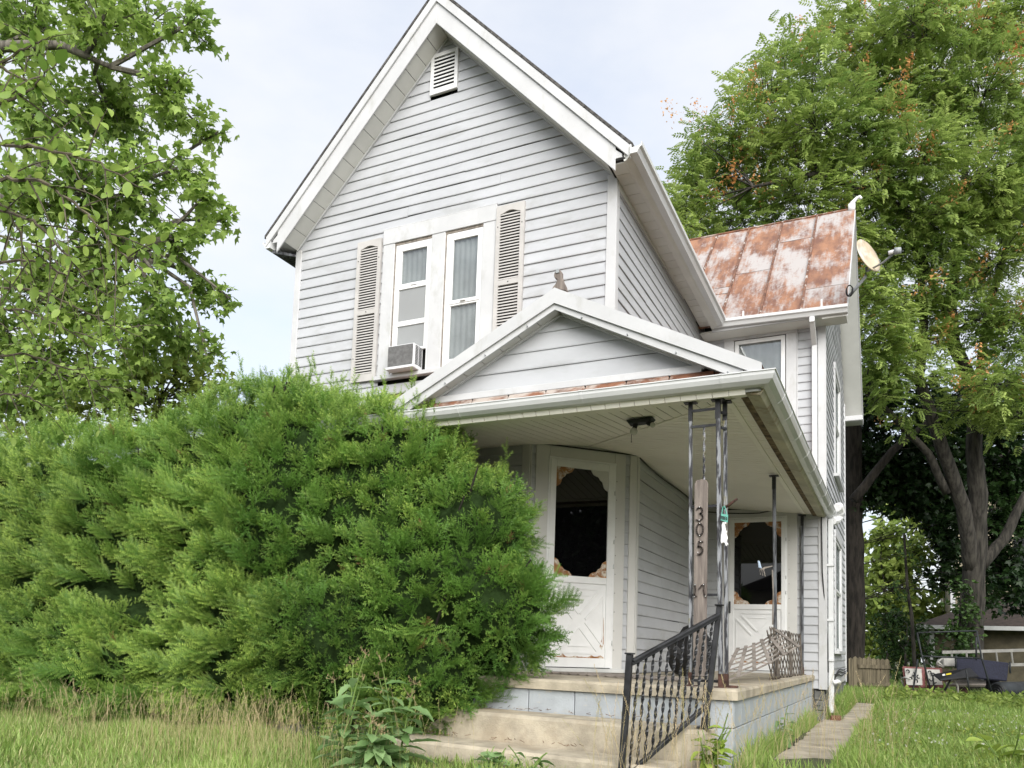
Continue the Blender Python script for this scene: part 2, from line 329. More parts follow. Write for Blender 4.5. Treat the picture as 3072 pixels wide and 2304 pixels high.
# ------------------------------------------------------------------ the house
Y1, Y2, XR, XL, XW, CX = 1.747, 6.066, -1.612, -5.96, .135, -3.787
A_ = np.array([-2.520, 1.747]); B_ = np.array([-1.612, 2.684]); LC = float(np.linalg.norm(B_-A_)); uc = (B_-A_)/LC
FR = Plane((0, Y1), (1, 0), (0, -1)); SD = Plane((XR, 0), (0, 1), (1, 0)); WF = Plane((0, Y2), (1, 0), (0, -1)); WS = Plane((XW, 0), (0, 1), (1, 0)); CH = Plane(A_, uc, (uc[1], -uc[0]))
AP, PIT = 8.403, 1.06                                        # wall apex of the front gable, roof pitch
house = thing('house', (CX, 6, .1), 'two storey house with grey vinyl siding, steep front gable and rusty metal side roof', 'house')

def siding(parent, pl, z0, z1, exp, L, R, holes=(), m='vinyl', d=.0145):
    n = int(round((z1-z0)/exp))
    for k in range(n+1):
        a, b = z0+k*exp, min(z0+(k+1)*exp, z1)
        if b-a < .02: continue
        zm = (a+b)/2; segs = [(L, R)]
        for (h0, h1, g0, g1) in holes:
            if g0 < zm < g1:
                ns = []
                for (l, r) in segs:
                    lv, rv = l(zm), r(zm)
                    if h1 <= lv or h0 >= rv: ns.append((l, r)); continue
                    if h0 > lv+.01: ns.append((l, (lambda z, h=h0: h)))
                    if h1 < rv-.01: ns.append(((lambda z, h=h1: h), r))
                segs = ns
        if len(segs) == 1 and segs[0][1](zm)-segs[0][0](zm) > 2.2 and random.random() < .55:
            l, r = segs[0]; j_ = l(zm)+(r(zm)-l(zm))*random.uniform(.25, .75); segs = [(l, (lambda z, h=j_: h-.001)), ((lambda z, h=j_: h+.001), r)]
        for (l, r) in segs:
            la, lb, ra, rb = l(a), l(b), r(a), r(b)
            if ra-la < .015: continue
            if rb < lb: rb = lb = (lb+rb)/2
            ns = max(1, min(8, int((ra-la)/.5))); mb = MB(); vs = []
            dj = random.uniform(0, .0022); ph = random.uniform(0, 6); am = .006 if ns > 3 else 0
            for i in range(ns+1):
                t = i/ns; sa = la+(ra-la)*t; sb = lb+(rb-lb)*t
                w = am*math.sin(ph+sa*1.3)+am*.6*math.sin(ph*2+sa*3.1); e = .0015*math.sin(ph+sa*2.2)+dj
                vs += [pl.p(sa, a+w, 0), pl.p(sa, a+w, d+e), pl.p(sa, a+w+.012, d+e+.002), pl.p(sb, b+w*.5-.001, .003)]
            fs = []
            for i in range(ns):
                o = i*4; fs += [(o, o+4, o+5, o+1), (o+1, o+5, o+6, o+2), (o+2, o+6, o+7, o+3), (o+3, o+7, o+4, o)]
            fs += [(0, 1, 2, 3), (ns*4+3, ns*4+2, ns*4+1, ns*4)]
            mb.add(vs, fs).build('siding_board', m, parent)

c_ = lambda v: (lambda z: v)
gl = lambda z: max(XL+.02, CX-(AP-z)/PIT) if z > 5.9 else XL+.02
grr = lambda z: min(XR-.02, CX+(AP-z)/PIT) if z > 5.9 else XR-.02
# ---- front wall (upper gable)
fw = FR.poly('front_wall', 'dark_gap', house, [(XL, 3.36), (XR, 3.36), (XR, 6.08), (CX, AP), (XL, 6.08)], -.12, -.06)
TRIM = (-4.585, -3.032, 4.12, 6.07)
siding(fw, FR, 5.93-.1308*16, AP-.02, .1308, gl, grr, [(-4.585, -3.032, 4.1, 6.07), (-4.01, -3.625, 7.67, 8.20)])
FR.part('j_channel', 'white_trim', fw, -4.60, -3.02, 6.071, 6.085, .0, .03)
lw = MB()                                                    # lower front wall, chamfered corner and side walls
lfw = FR.part('lower_front_wall', 'dark_gap', house, XL, A_[0]-.05, .6, 3.35, -.12, -.06, 0)
siding(lfw, FR, .76, 3.3, .1308, c_(XL+.02), c_(-2.60), [(-3.95, -2.9, 1.3, 3.0)])
chw = CH.part('corner_wall', 'dark_gap', house, 0, LC, .6, 3.35, -.12, 0, 0)
siding(chw, CH, .76, 3.3, .1308, c_(.0), c_(LC), [(.06, 1.157, .7, 3.4)])
sdl = SD.part('porch_side_wall', 'dark_gap', house, B_[1], Y2, .6, 3.35, -.12, 0, 0)
siding(sdl, SD, .76, 3.3, .1308, c_(B_[1]+.02), c_(Y2), m='vinyl')
sdu = SD.part('side_wall', 'dark_gap', house, Y1, Y2, 3.4, 6.08, -.12, 0, 0)
siding(sdu, SD, 5.93-.1308*15, 6.03, .1308, c_(Y1+.02), c_(Y2))
SD.part('frieze_board', 'soffit', house, Y1+.03, Y2, 5.955, 6.075, .003, .028)
MB().box((XL+.01, Y1+.12, .6), (XL+.13, 14, 6.08)).build('left_wall', 'vinyl', house)
MB().box((XL, 14, .6), (XR, 14.12, 6.0)).build('rear_wall', 'vinyl', house)
# ---- corner boards
def corner(pl1, pl2, s1, s2, w, z0, z1, nm='corner_board'):  # L shaped: on pl1 ending at s1 (towards corner), on pl2 beginning at s2
    mb = MB(); e = .026
    pl1.box(mb, s1-w, s1+e, z0, z1, .0, e); pl2.box(mb, s2+.0005, s2+w, z0, z1+.0005, .001, e-.001)
    return mb.build(nm, 'white_trim', house, bevel=.004)
corner(FR, SD, XR, Y1, .085, 3.9, 6.10)
FR.part('corner_board', 'white_trim', house, XL-.02, XL+.075, 3.9, 6.075, 0, .026)
mb = MB(); FR.box(mb, A_[0]-.085, A_[0]+.01, .765, 3.30, 0, .028); CH.box(mb, .0, .014, .765, 3.297, 0, .027); mb.build('corner_board', 'vinyl_cream', house, bevel=.004)
mb = MB(); CH.box(mb, LC-.09, LC, .765, 3.30, 0, .027); SD.box(mb, B_[1]+.002, B_[1]+.075, .765, 3.297, 0, .026); mb.build('corner_board', 'vinyl_cream', house, bevel=.004)
corner(WF, WS, XW, Y2, .085, .56, 5.93)
# ---- wing (side gable)
RY, RZ = 8.32, 8.70; WR = 10.62
wl = WF.poly('wing_front_wall', 'dark_gap', house, [(XR+.02, .5), (XW, .5), (XW, 5.95), (XR+.02, 5.95)], -.12, -.06)
siding(wl, WF, 5.756-.1265*41, 5.88, .1265, c_(XR+.02), c_(XW-.085), [(-1.286, -.238, 3.9, 5.95), (-1.29, -.232, .7, 3.17)])
wsl = lambda z: max(Y2+.02, RY-(RZ-.22-z)/1.07) if z > 5.9 else Y2+.02
wsr = lambda z: min(WR, RY+(RZ-.22-z)/1.07) if z > 5.9 else WR
wg = WS.poly('wing_side_wall', 'dark_gap', house, [(Y2, .5), (WR, .5), (WR, 5.95), (RY, RZ-.18), (Y2, 5.95)], -.12, -.06)
siding(wg, WS, .585, 8.45, .1265, wsl, wsr, [(7.80, 9.18, 3.94, 5.86), (7.73, 9.35, 1.05, 3.06)])
WS.part('corner_board', 'white_trim', house, WR-.07, WR+.02, .56, 5.95, 0, .03)
MB().box((XR, WR, .5), (XW+.001, WR+.12, 5.9)).build('wing_rear_wall', 'vinyl', house)
fo = WF.part('foundation', 'stone_found', house, -.02, XW-.01, -.1, .555, -.3, -.015, .02)
WS.part('foundation', 'stone_found', house, Y2+.03, WR, -.1, .58, -.3, -.02, .02)
for k, (s0, s1, z0, z1) in enumerate([(-.02, .115, .02, .26), (.0, .118, .27, .40), (-.015, .112, .41, .545)]): WF.part('stone', 'stone_found', fo, s0, s1, z0, z1, -.02, .004, .012)
mb = MB(); mb.tube([WF.p(.02, .34, .006), WF.p(.05, .33, .008), WF.p(.07, .345, .006)], .004, 4); mb.tube([WF.p(.105, .33, .006), WF.p(.095, .22, .008), WF.p(.06, .13, .008), WF.p(.0, .11, .006)], .005, 4); mb.build('crack', 'dark_gap', fo)

# ---- windows
def sash(win, pl, s0, s1, z0, z1, d, glass, fw_=.045):
    f = MB(); pl.box(f, s0, s1, z0, z0+fw_, d-.03, d); pl.box(f, s0, s1, z1-fw_, z1, d-.03, d)
    pl.box(f, s0, s0+fw_, z0+fw_, z1-fw_, d-.03, d-.001); pl.box(f, s1-fw_, s1, z0+fw_, z1-fw_, d-.03, d-.001)
    f.build('sash', 'white_paint', win, bevel=.003)
    if glass == 'glass_curtain':                             # curtain hanging behind the clear pane
        glass = 'glass_clear'; n_ = 28; ph_ = random.uniform(0, 6); vs = []
        for i in range(n_+1):
            a_ = s0+(s1-s0)*i/n_; dd_ = d-.042+.007*math.sin(ph_+i*1.35)+.003*math.sin(i*2.9); vs += [pl.p(a_, z0+.01, dd_), pl.p(a_, z1-.01, dd_)]
        MB().add(vs, [(2*i, 2*i+2, 2*i+3, 2*i+1) for i in range(n_)]).build('curtain', 'curtain', win, True)
    pl.part('pane', glass, win, s0+fw_*.8, s1-fw_*.8, z0+fw_*.8, z1-fw_*.8, d-.022, d-.015, 0)
def casing(win, pl, s0, s1, z0, z1, w, d, head=None, m='white_trim', bottom=True):
    head = head or w
    pl.part('casing', m, win, s0, s0+w, z0, z1-head-.001, 0, d); pl.part('casing', m, win, s1-w, s1, z0, z1-head-.001, 0, d)
    pl.part('head_casing', m, win, s0-.006, s1+.006, z1-head, z1, 0, d+.006)
    if bottom: pl.part('sill', m, win, s0-.03, s1+.03, z0-.05, z0, 0, d+.05)
# upper double window
win = FR.part('window', 'dark_gap', house, -4.42, -3.17, 4.2, 5.88, -.058, -.050, 0)
casing(win, FR, *TRIM[:2], 4.20, 6.07, .165, .030, .195)
FR.part('mullion', 'white_trim', win, -3.888, -3.702, 4.2, 5.874, 0, .030)
for a, b in ((-4.42, -3.888), (-3.702, -3.197)):
    FR.part('blind_stop', 'caulk', win, a, b, 5.845, 5.875, .002, .016, 0); FR.part('blind_stop', 'caulk', win, a, a+.014, 4.2, 5.845, .002, .014, 0)
    FR.part('jamb', 'white_paint', win, a+.014, a+.06, 4.2, 5.845, .002, .012); FR.part('jamb', 'white_paint', win, b-.03, b, 4.2, 5.845, .002, .012)
    FR.part('jamb', 'white_paint', win, a+.06, b-.03, 5.80, 5.845, .002, .0115)
sash(win, FR, -4.36, -3.918, 5.29, 5.80, .012, 'glass_curtain'); sash(win, FR, -4.36, -3.918, 4.83, 5.29, .026, 'glass_screen', .03); sash(win, FR, -4.36, -3.918, 4.48, 4.83, .024, 'glass_screen', .03)
sash(win, FR, -3.64, -3.227, 4.97, 5.80, .012, 'glass_curtain'); sash(win, FR, -3.66, -3.215, 4.26, 5.0, .004, 'glass_curtain', .05)
FR.part('sash_lock', 'white_plastic', win, -4.17, -4.07, 5.295, 5.315, .012, .035)
FR.part('sash_lock', 'white_plastic', win, -3.47, -3.40, 4.985, 5.0, .012, .035)
# wing front window
win = WF.part('window', 'dark_gap', house, -1.14, -.39, 4.0, 5.76, -.058, -.050, 0)
casing(win, WF, -1.286, -.238, 4.0, 5.915, .150, .030, .155)
sash(win, WF, -1.13, -.40, 4.1, 5.75, .012, 'glass_curtain', .06)
WF.part('casing_edge', 'white_trim', win, -.237, -.222, 4.0, 5.90, 0, .034)
# wing side windows
for (s0, s1, z0, z1) in ((7.80, 9.18, 3.99, 5.86), (7.73, 9.35, 1.12, 3.06)):
    win = WS.part('window', 'dark_gap', house, s0+.1, s1-.1, z0, z1-.1, -.058, -.050, 0)
    casing(win, WS, s0, s1, z0, z1, .12, .035)
    sash(win, WS, s0+.12, s1-.12, (z0+z1)/2, z1-.12, .02, 'glass_curtain'); sash(win, WS, s0+.12, s1-.12, z0, (z0+z1)/2+.02, .004, 'glass_curtain')
# lower front window behind the yew
win = FR.part('window', 'dark_gap', house, -3.85, -3.0, 1.35, 2.9, -.058, -.050, 0)
casing(win, FR, -3.95, -2.9, 1.35, 3.0, .12, .03, m='vinyl_cream'); sash(win, FR, -3.83, -3.02, 1.36, 2.88, .015, 'glass_black')

# ---- shutters
slat_me = None
def shutter(s0, s1, z0, z1, zmid):
    global slat_me
    sh = FR.part('shutter', 'dark_gap', house, s0+.02, s1-.02, z0+.02, z1-.02, .018, .026, 0)
    w = .05
    f = MB(); FR.box(f, s0, s0+w, z0, z1, .018, .052); FR.box(f, s1-w, s1, z0, z1, .018, .052)
    FR.box(f, s0+w, s1-w, z0, z0+.09, .018, .051); FR.box(f, s0+w, s1-w, zmid-.03, zmid+.03, .018, .051)
    n = 10; arch = [(s0+w+(s1-s0-2*w)*i/n, z1-.105+.035*math.sin(math.pi*i/n)**1.5) for i in range(n+1)]
    pts = arch+[(s1-w, z1), (s0+w, z1)]
    f.prism([FR.p(a, z, .018) for a, z in pts], FR.n*.033)
    f.build('frame', 'shutter', sh)
    for (a, b) in ((z0+.095, zmid-.035), (zmid+.035, z1-.085)):
        k = int((b-a)/.0335)
        for i in range(k):
            z = a+(i+.15)*(b-a)/k
            if slat_me is None:
                mb = MB(); W2 = (s1-s0-2*w)/2; mb.hexa([(-W2, 0, 0), (W2, 0, 0), (W2, -.016, -.004), (-W2, -.016, -.004), (-W2, 0, .020), (W2, 0, .020), (W2, -.014, .012), (-W2, -.014, .012)])
                slat_me = mb.mesh('slat', 'shutter')
            o = bpy.data.objects.new('slat', slat_me); link(o, sh); p = FR.p((s0+s1)/2, z, .030); o.location = p
    for (a, z) in ((s0+.025, z1-.25), (s1-.025, z1-.25), ((s0+s1)/2, zmid), (s0+.025, z0+.3)):
        MB().tube([FR.p(a, z, .051), FR.p(a, z, .056)], .007, 6).build('screw', 'iron', sh)
shutter(-4.965, -4.605, 4.17, 5.975, 5.05); shutter(-3.018, -2.665, 4.2, 6.02, 5.10)
# ---- gable vent
gv = FR.part('gable_vent', 'dark_gap', house, -4.0, -3.635, 7.68, 8.19, .0, .018, 0)
f = MB(); s0, s1, z0, z1 = -4.008, -3.627, 7.672, 8.20; FR.box(f, s0, s0+.045, z0, z1, 0, .042); FR.box(f, s1-.045, s1, z0, z1, 0, .042); FR.box(f, s0+.045, s1-.045, z0, z0+.05, 0, .041); FR.box(f, s0+.045, s1-.045, z1-.05, z1, 0, .041); f.build('frame', 'white_paint', gv, bevel=.003)
for i in range(9):
    z = 7.735+i*.0475; MB().hexa([FR.p(s0+.045, z, .02), FR.p(s1-.045, z, .02), FR.p(s1-.045, z-.012, .040), FR.p(s0+.045, z-.012, .040), FR.p(s0+.045, z+.008, .02), FR.p(s1-.045, z+.008, .02), FR.p(s1-.045, z+.008, .040), FR.p(s0+.045, z+.008, .040)]).build('slat', 'white_paint', gv)

# ---- main roof, rakes, soffits
FY = Y1-.30                                                  # rake fascia plane
roof = MB()
for sgn in (-1, 1):
    e = CX+sgn*2.46; ze = 8.80-2.46*PIT
    roof.hexa([(CX, FY-.035, 8.76), (e, FY-.035, ze-.04), (e, 14.4, ze-.04), (CX, 14.4, 8.76), (CX, FY-.035, 8.80), (e, FY-.035, ze), (e, 14.4, ze), (CX, 14.4, 8.80)])
roof.build('roof', 'shingle', house)
def rake(sgn, dz0, dz1, x_end, d0, d1, name, m, seam=None):  # board below the roof line along one rake
    def P(x, dz, y): return (x, y, 8.755-abs(x-CX)*PIT-dz)
    xs = [CX, CX+sgn*x_end]
    mb = MB(); p = [P(xs[0], dz1, d0), P(xs[1], dz1, d0), P(xs[1], dz1, d1), P(xs[0], dz1, d1), P(xs[0], dz0, d0), P(xs[1], dz0, d0), P(xs[1], dz0, d1), P(xs[0], dz0, d1)]
    return mb.hexa(p).build(name, m, house, bevel=.003)
for sgn in (-1, 1):
    rake(sgn, 0, .135, 2.44, FY-.03, FY+.01, 'drip_edge', 'white_trim')
    rake(sgn, .12, .40, 2.27, FY-.006, FY+.014, 'rake_fascia', 'white_trim')
    # soffit panels under the rake
    so_ = MB(); n = 15
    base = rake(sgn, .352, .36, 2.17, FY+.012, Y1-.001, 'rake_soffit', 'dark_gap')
    for i in range(n):
        a, b = (i+.02)/n, (i+.98)/n
        xa, xb = CX+sgn*2.175*a, CX+sgn*2.175*b
        za, zb = 8.755-.362-2.175*a*PIT, 8.755-.362-2.175*b*PIT
        MB().hexa([(xa, FY+.015, za-.012), (xb, FY+.015, zb-.012), (xb, Y1-.001, zb-.012), (xa, Y1-.001, za-.012), (xa, FY+.015, za), (xb, FY+.015, zb), (xb, Y1-.001, zb), (xa, Y1-.001, za)]).build('soffit_panel', 'soffit', base, bevel=.003)
    mb = MB(); x0, x1 = CX, CX+sgn*2.17
    mb.bar((x0, Y1-.02, 8.385-.01), (x1, Y1-.02, 8.385-.01-2.17*PIT), .03, .035, (0, 1, 0)); mb.build('rake_trim', 'white_trim', house)
    # boxed return at the eave end
    xe = CX+sgn*2.17; xo = CX+sgn*2.34
    zr_ = 6.10
    MB().hexa([(min(xe, xo), FY-.004, zr_-.02), (max(xe, xo), FY-.004, zr_-.02), (max(xe, xo), Y1+.2, zr_-.02), (min(xe, xo), Y1+.2, zr_-.02)]+[(min(xe, xo), FY-.004, zr_+(.16 if sgn > 0 else .02)), (max(xe, xo), FY-.004, zr_+(.02 if sgn > 0 else .16)), (max(xe, xo), Y1+.2, zr_+(.02 if sgn > 0 else .16)), (min(xe, xo), Y1+.2, zr_+(.16 if sgn > 0 else .02))]).build('eave_return', 'white_trim', house, bevel=.003)
# right eave: soffit panels, fascia, gutter (falls towards the wing)
def ez(y): return 6.055-(y-1.4)*.030
es = MB(); es.hexa([(XR, Y1-.3, ez(1.4)), (-1.41, Y1-.3, ez(1.4)), (-1.41, 5.75, ez(5.75)), (XR, 5.75, ez(5.75)), (XR, Y1-.3, ez(1.4)+.02), (-1.41, Y1-.3, ez(1.4)+.02), (-1.41, 5.75, ez(5.75)+.02), (XR, 5.75, ez(5.75)+.02)])
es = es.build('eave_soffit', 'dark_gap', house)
for i in range(22):
    y0, y1 = FY+.03+i*.195, FY+.03+i*.195+.189
    MB().hexa([(XR+.028, y0, ez(y0)-.014), (-1.43, y0, ez(y0)-.014), (-1.43, y1, ez(y1)-.014), (XR+.028, y1, ez(y1)-.014), (XR+.028, y0, ez(y0)-.002), (-1.43, y0, ez(y0)-.002), (-1.43, y1, ez(y1)-.002), (XR+.028, y1, ez(y1)-.002)]).build('soffit_panel', 'soffit', es, bevel=.003)
MB().hexa([(-1.428, FY, ez(1.4)-.02), (-1.40, FY, ez(1.4)-.02), (-1.40, 5.75, ez(5.75)-.02), (-1.428, 5.75, ez(5.75)-.02), (-1.428, FY, 6.17), (-1.40, FY, 6.17), (-1.40, 5.75, 6.02), (-1.428, 5.75, 6.02)]).build('fascia', 'soffit', house)
KP = [(0, 0), (.075, 0), (.085, .02), (.10, .045), (.125, .06), (.128, .10), (.118, .10), (.112, .07), (.01, .06), (.01, .10), (0, .10)]
RP = [(0, .0), (.03, -.004), (.065, .004), (.10, .03), (.117, .062), (.12, .085), (.128, .088), (.128, .096), (.116, .096), (.106, .07), (.01, .06), (.01, .095), (0, .095)]
def gutter(name, prof, p0, p1, outd, parent, smooth=False, m='gutter_white'):
    o = np.array(outd, float); p0 = np.array(p0, float); p1 = np.array(p1, float)
    return MB().prism([p0+o*a+np.array([0, 0, b]) for a, b in prof], p1-p0).build(name, m, parent)
g = gutter('gutter', KP, (-1.345, FY-.06, 6.06), (-1.30, 5.74, 5.85), (1, 0, 0), house)
MB().hexa([(-1.405, FY, 6.03), (-1.34, FY-.05, 6.06), (-1.295, 5.74, 5.855), (-1.405, 5.74, 5.84), (-1.405, FY, 6.16), (-1.34, FY-.05, 6.15), (-1.295, 5.74, 5.94), (-1.405, 5.74, 5.95)]).build('gutter_board', 'soffit', house)
gutter('gutter', KP, (CX-2.37, FY-.02, 6.02), (CX-2.40, 14.2, 6.0), (-1, 0, 0), house)
MB().hexa([(CX-2.38, FY+.04, 5.98), (CX-2.17, FY+.3, 6.0), (CX-2.17, 14, 6.0), (CX-2.38, 14, 5.98), (CX-2.38, FY+.04, 6.02), (CX-2.17, FY+.3, 6.03), (CX-2.17, 14, 6.03), (CX-2.38, 14, 6.02)]).build('eave_soffit', 'iron_grey', house)
# ---- wing roof
wr = MB().hexa([(-3.7, 5.72, 5.885), (.46, 5.72, 5.885), (.46, RY, RZ-.03), (-3.7, RY, RZ-.03), (-3.7, 5.72, 5.93), (.46, 5.72, 5.93), (.46, RY, RZ-.006), (-3.7, RY, RZ-.006)])
wr.hexa([(-3.7, RY, RZ-.03), (.46, RY, RZ-.03), (.46, 10.98, 5.83), (-3.7, 10.98, 5.83), (-3.7, RY, RZ), (.46, RY, RZ), (.46, 10.98, 5.87), (-3.7, 10.98, 5.87)])
wr = wr.build('metal_roof', 'rust_roof', house)
seams = [.462, -.142, -.715, -1.290, -1.86, -2.44, -3.0]
def rp(x, y, h=0): z = 5.93+(y-5.72)*(RZ-5.93)/(RY-5.72); return (x, y-h*.73, z+h*.68)
for i in range(len(seams)-1):
    x1, x0 = seams[i], seams[i+1]
    splits = {0: [6.21], 1: [7.66], 2: [6.92], 3: [6.45, 6.62], 4: [7.3], 5: [7.0]}[i]
    ys = [5.70]+splits+[RY]
    for a, b in zip(ys[:-1], ys[1:]):
        h0 = random.uniform(.004, .008); wv = random.uniform(-.004, .004)
        MB().hexa([rp(x0+.004, a+.004, 0), rp(x1-.004, a+.004, 0), rp(x1-.004, b, 0), rp(x0+.004, b, 0), rp(x0+.004, a+.004, h0+.005), rp(x1-.004, a+.004, h0+.004), rp(x1-.004, b, h0-wv), rp(x0+.004, b, h0)]).build('roof_panel', 'rust_roof', wr)
    MB().bar(rp(x0, 5.69, .018), rp(x0, RY, .018), .028, .045, (0, -.73, .68)).build('standing_seam', 'rust_seam', wr)
MB().tube([(-3.7, RY, RZ+.01), (.47, RY, RZ+.015)], .025, 6).build('ridge_cap', 'rust_strip', wr)
for (y0, z0, y1, z1, nm) in ((5.70, 5.90, RY, RZ-.01, 'rake_board'), (RY, RZ-.01, 11.0, 5.84, 'rake_board')):
    MB().hexa([(.455, y0, z0-.13), (.475, y0, z0-.13), (.475, y1, z1-.15), (.455, y1, z1-.15), (.455, y0, z0), (.475, y0, z0), (.475, y1, z1), (.455, y1, z1)]).build(nm, 'white_trim', house)
    MB().hexa([(XW+.002, y0, z0-.13), (.453, y0, z0-.13), (.453, y1, z1-.15), (XW+.002, y1, z1-.15), (XW+.002, y0, z0-.10), (.453, y0, z0-.10), (.453, y1, z1-.12), (XW+.002, y1, z1-.12)]).build('rake_soffit', 'soffit', house)
MB().box((XW+.01, 10.62, 5.62), (.478, 11.02, 5.72)).build('eave_return', 'white_trim', house, bevel=.01)
fin = MB(); fin.box((.36, RY-.04, RZ-.02), (.47, RY+.03, RZ+.10)); fin.tube([(.38, RY, RZ+.08), (.44, RY, RZ+.14), (.50, RY, RZ+.20), (.545, RY, RZ+.215), (.565, RY, RZ+.185), (.545, RY, RZ+.165)], [.04, .035, .028, .025, .022, .015], 7); fin.build('roof_finial', 'rust_strip', house, True).data.materials[0] = MAT['white_paint']
g = gutter('gutter', KP, (-1.36, 5.715, 5.845), (.475, 5.715, 5.80), (0, -1, 0), house)
for x in (-.93, .14): MB().box((x-.012, 5.60, 5.90), (x+.012, 5.604, 6.02)).build('gutter_strap', 'gutter_white', g)
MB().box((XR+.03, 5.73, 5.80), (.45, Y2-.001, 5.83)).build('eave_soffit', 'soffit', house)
MB().box((-1.40, 5.70, 5.80), (.46, 5.725, 5.885)).build('fascia', 'white_trim', house)

# ---- downspouts, cables
ds = MB(); ds.box((-.026, Y2-.10, 3.25), (.045, Y2-.032, 5.55)); ds.hexa([(-.026, 5.62, 5.72), (.045, 5.62, 5.72), (.045, 5.70, 5.72), (-.026, 5.70, 5.72), (-.026, 5.62, 5.80), (.045, 5.62, 5.80), (.045, 5.70, 5.80), (-.026, 5.70, 5.80)])
ds.hexa([(-.026, Y2-.10, 5.50), (.045, Y2-.10, 5.50), (.045, Y2-.035, 5.52), (-.026, Y2-.035, 5.52), (-.026, 5.62, 5.74), (.045, 5.62, 5.74), (.045, 5.70, 5.76), (-.026, 5.70, 5.76)]); ds.build('downspout', 'gutter_white', house, bevel=.006)
ds = MB(); ds.box((XW+.035, 6.14, .24), (XW+.105, 6.23, 2.98)); d_ = ds.build('downspout', 'gutter_white', house, bevel=.008)
for z in (.96, 1.52, 2.3): MB().box((XW+.0, 6.12, z), (XW+.11, 6.25, z+.03)).build('downspout_strap', 'gutter_white', d_)
el = MB(); ept = [(.27, 6.46, 3.19), (.29, 6.56, 3.22), (.30, 6.68, 3.19), (.28, 6.77, 3.10), (.235, 6.60, 3.02), (XW+.07, 6.19, 2.95)]
pp = []
for i in range(len(ept)-1):
    for t in (0, .34, .67): pp.append(np.array(ept[i])*(1-t)+np.array(ept[i+1])*t)
el.tube(pp, [.066 if i % 2 else .058 for i in range(len(pp))], 10); el.build('downspout_elbow', 'white_plastic', d_)
el = MB(); el.tube([(XW+.10, 6.12, .66), (XW+.15, 6.15, .68), (XW+.15, 6.45, .66), (XW+.1, 6.9, .58)], .03, 8); el.build('drain_elbow', 'white_plastic', d_, True)
for k, (z0, yy) in enumerate(((.78, 7.1), (.74, 7.3), (.70, 7.2))):
    mb = MB(); mb.tube([(XW+.03, yy+t*3.2, z0-.05*math.sin(t*9+k)*(1-t)+.03*t) for t in np.linspace(0, 1, 14)], .009, 5); mb.build('cable', 'wire', house)
MB().tube([(XW-.04, Y2-.045, 3.0), (XW-.03, Y2-.05, 2.2), (XW+.03, Y2+.03, 1.2), (XW+.034, Y2+.05, .8)], .008, 5).build('cable', 'wire', house)
mb = MB(); mb.tube([SD.p(2.72+t*(Y2-2.72), 3.215-.07*t-.02*math.sin(t*7), .03) for t in np.linspace(0, 1, 10)], .009, 5); mb.tube([WF.p(-1.5+1.35*t, 3.13-.05*math.sin(t*3.1)*(1 if t < .6 else .5), .05) for t in np.linspace(0, 1, 10)], .009, 5)
mb.tube([CH.p(LC*t, 3.228, .04) for t in (0, .3, .6, 1)], .009, 5); mb.build('cable', 'wire', house)

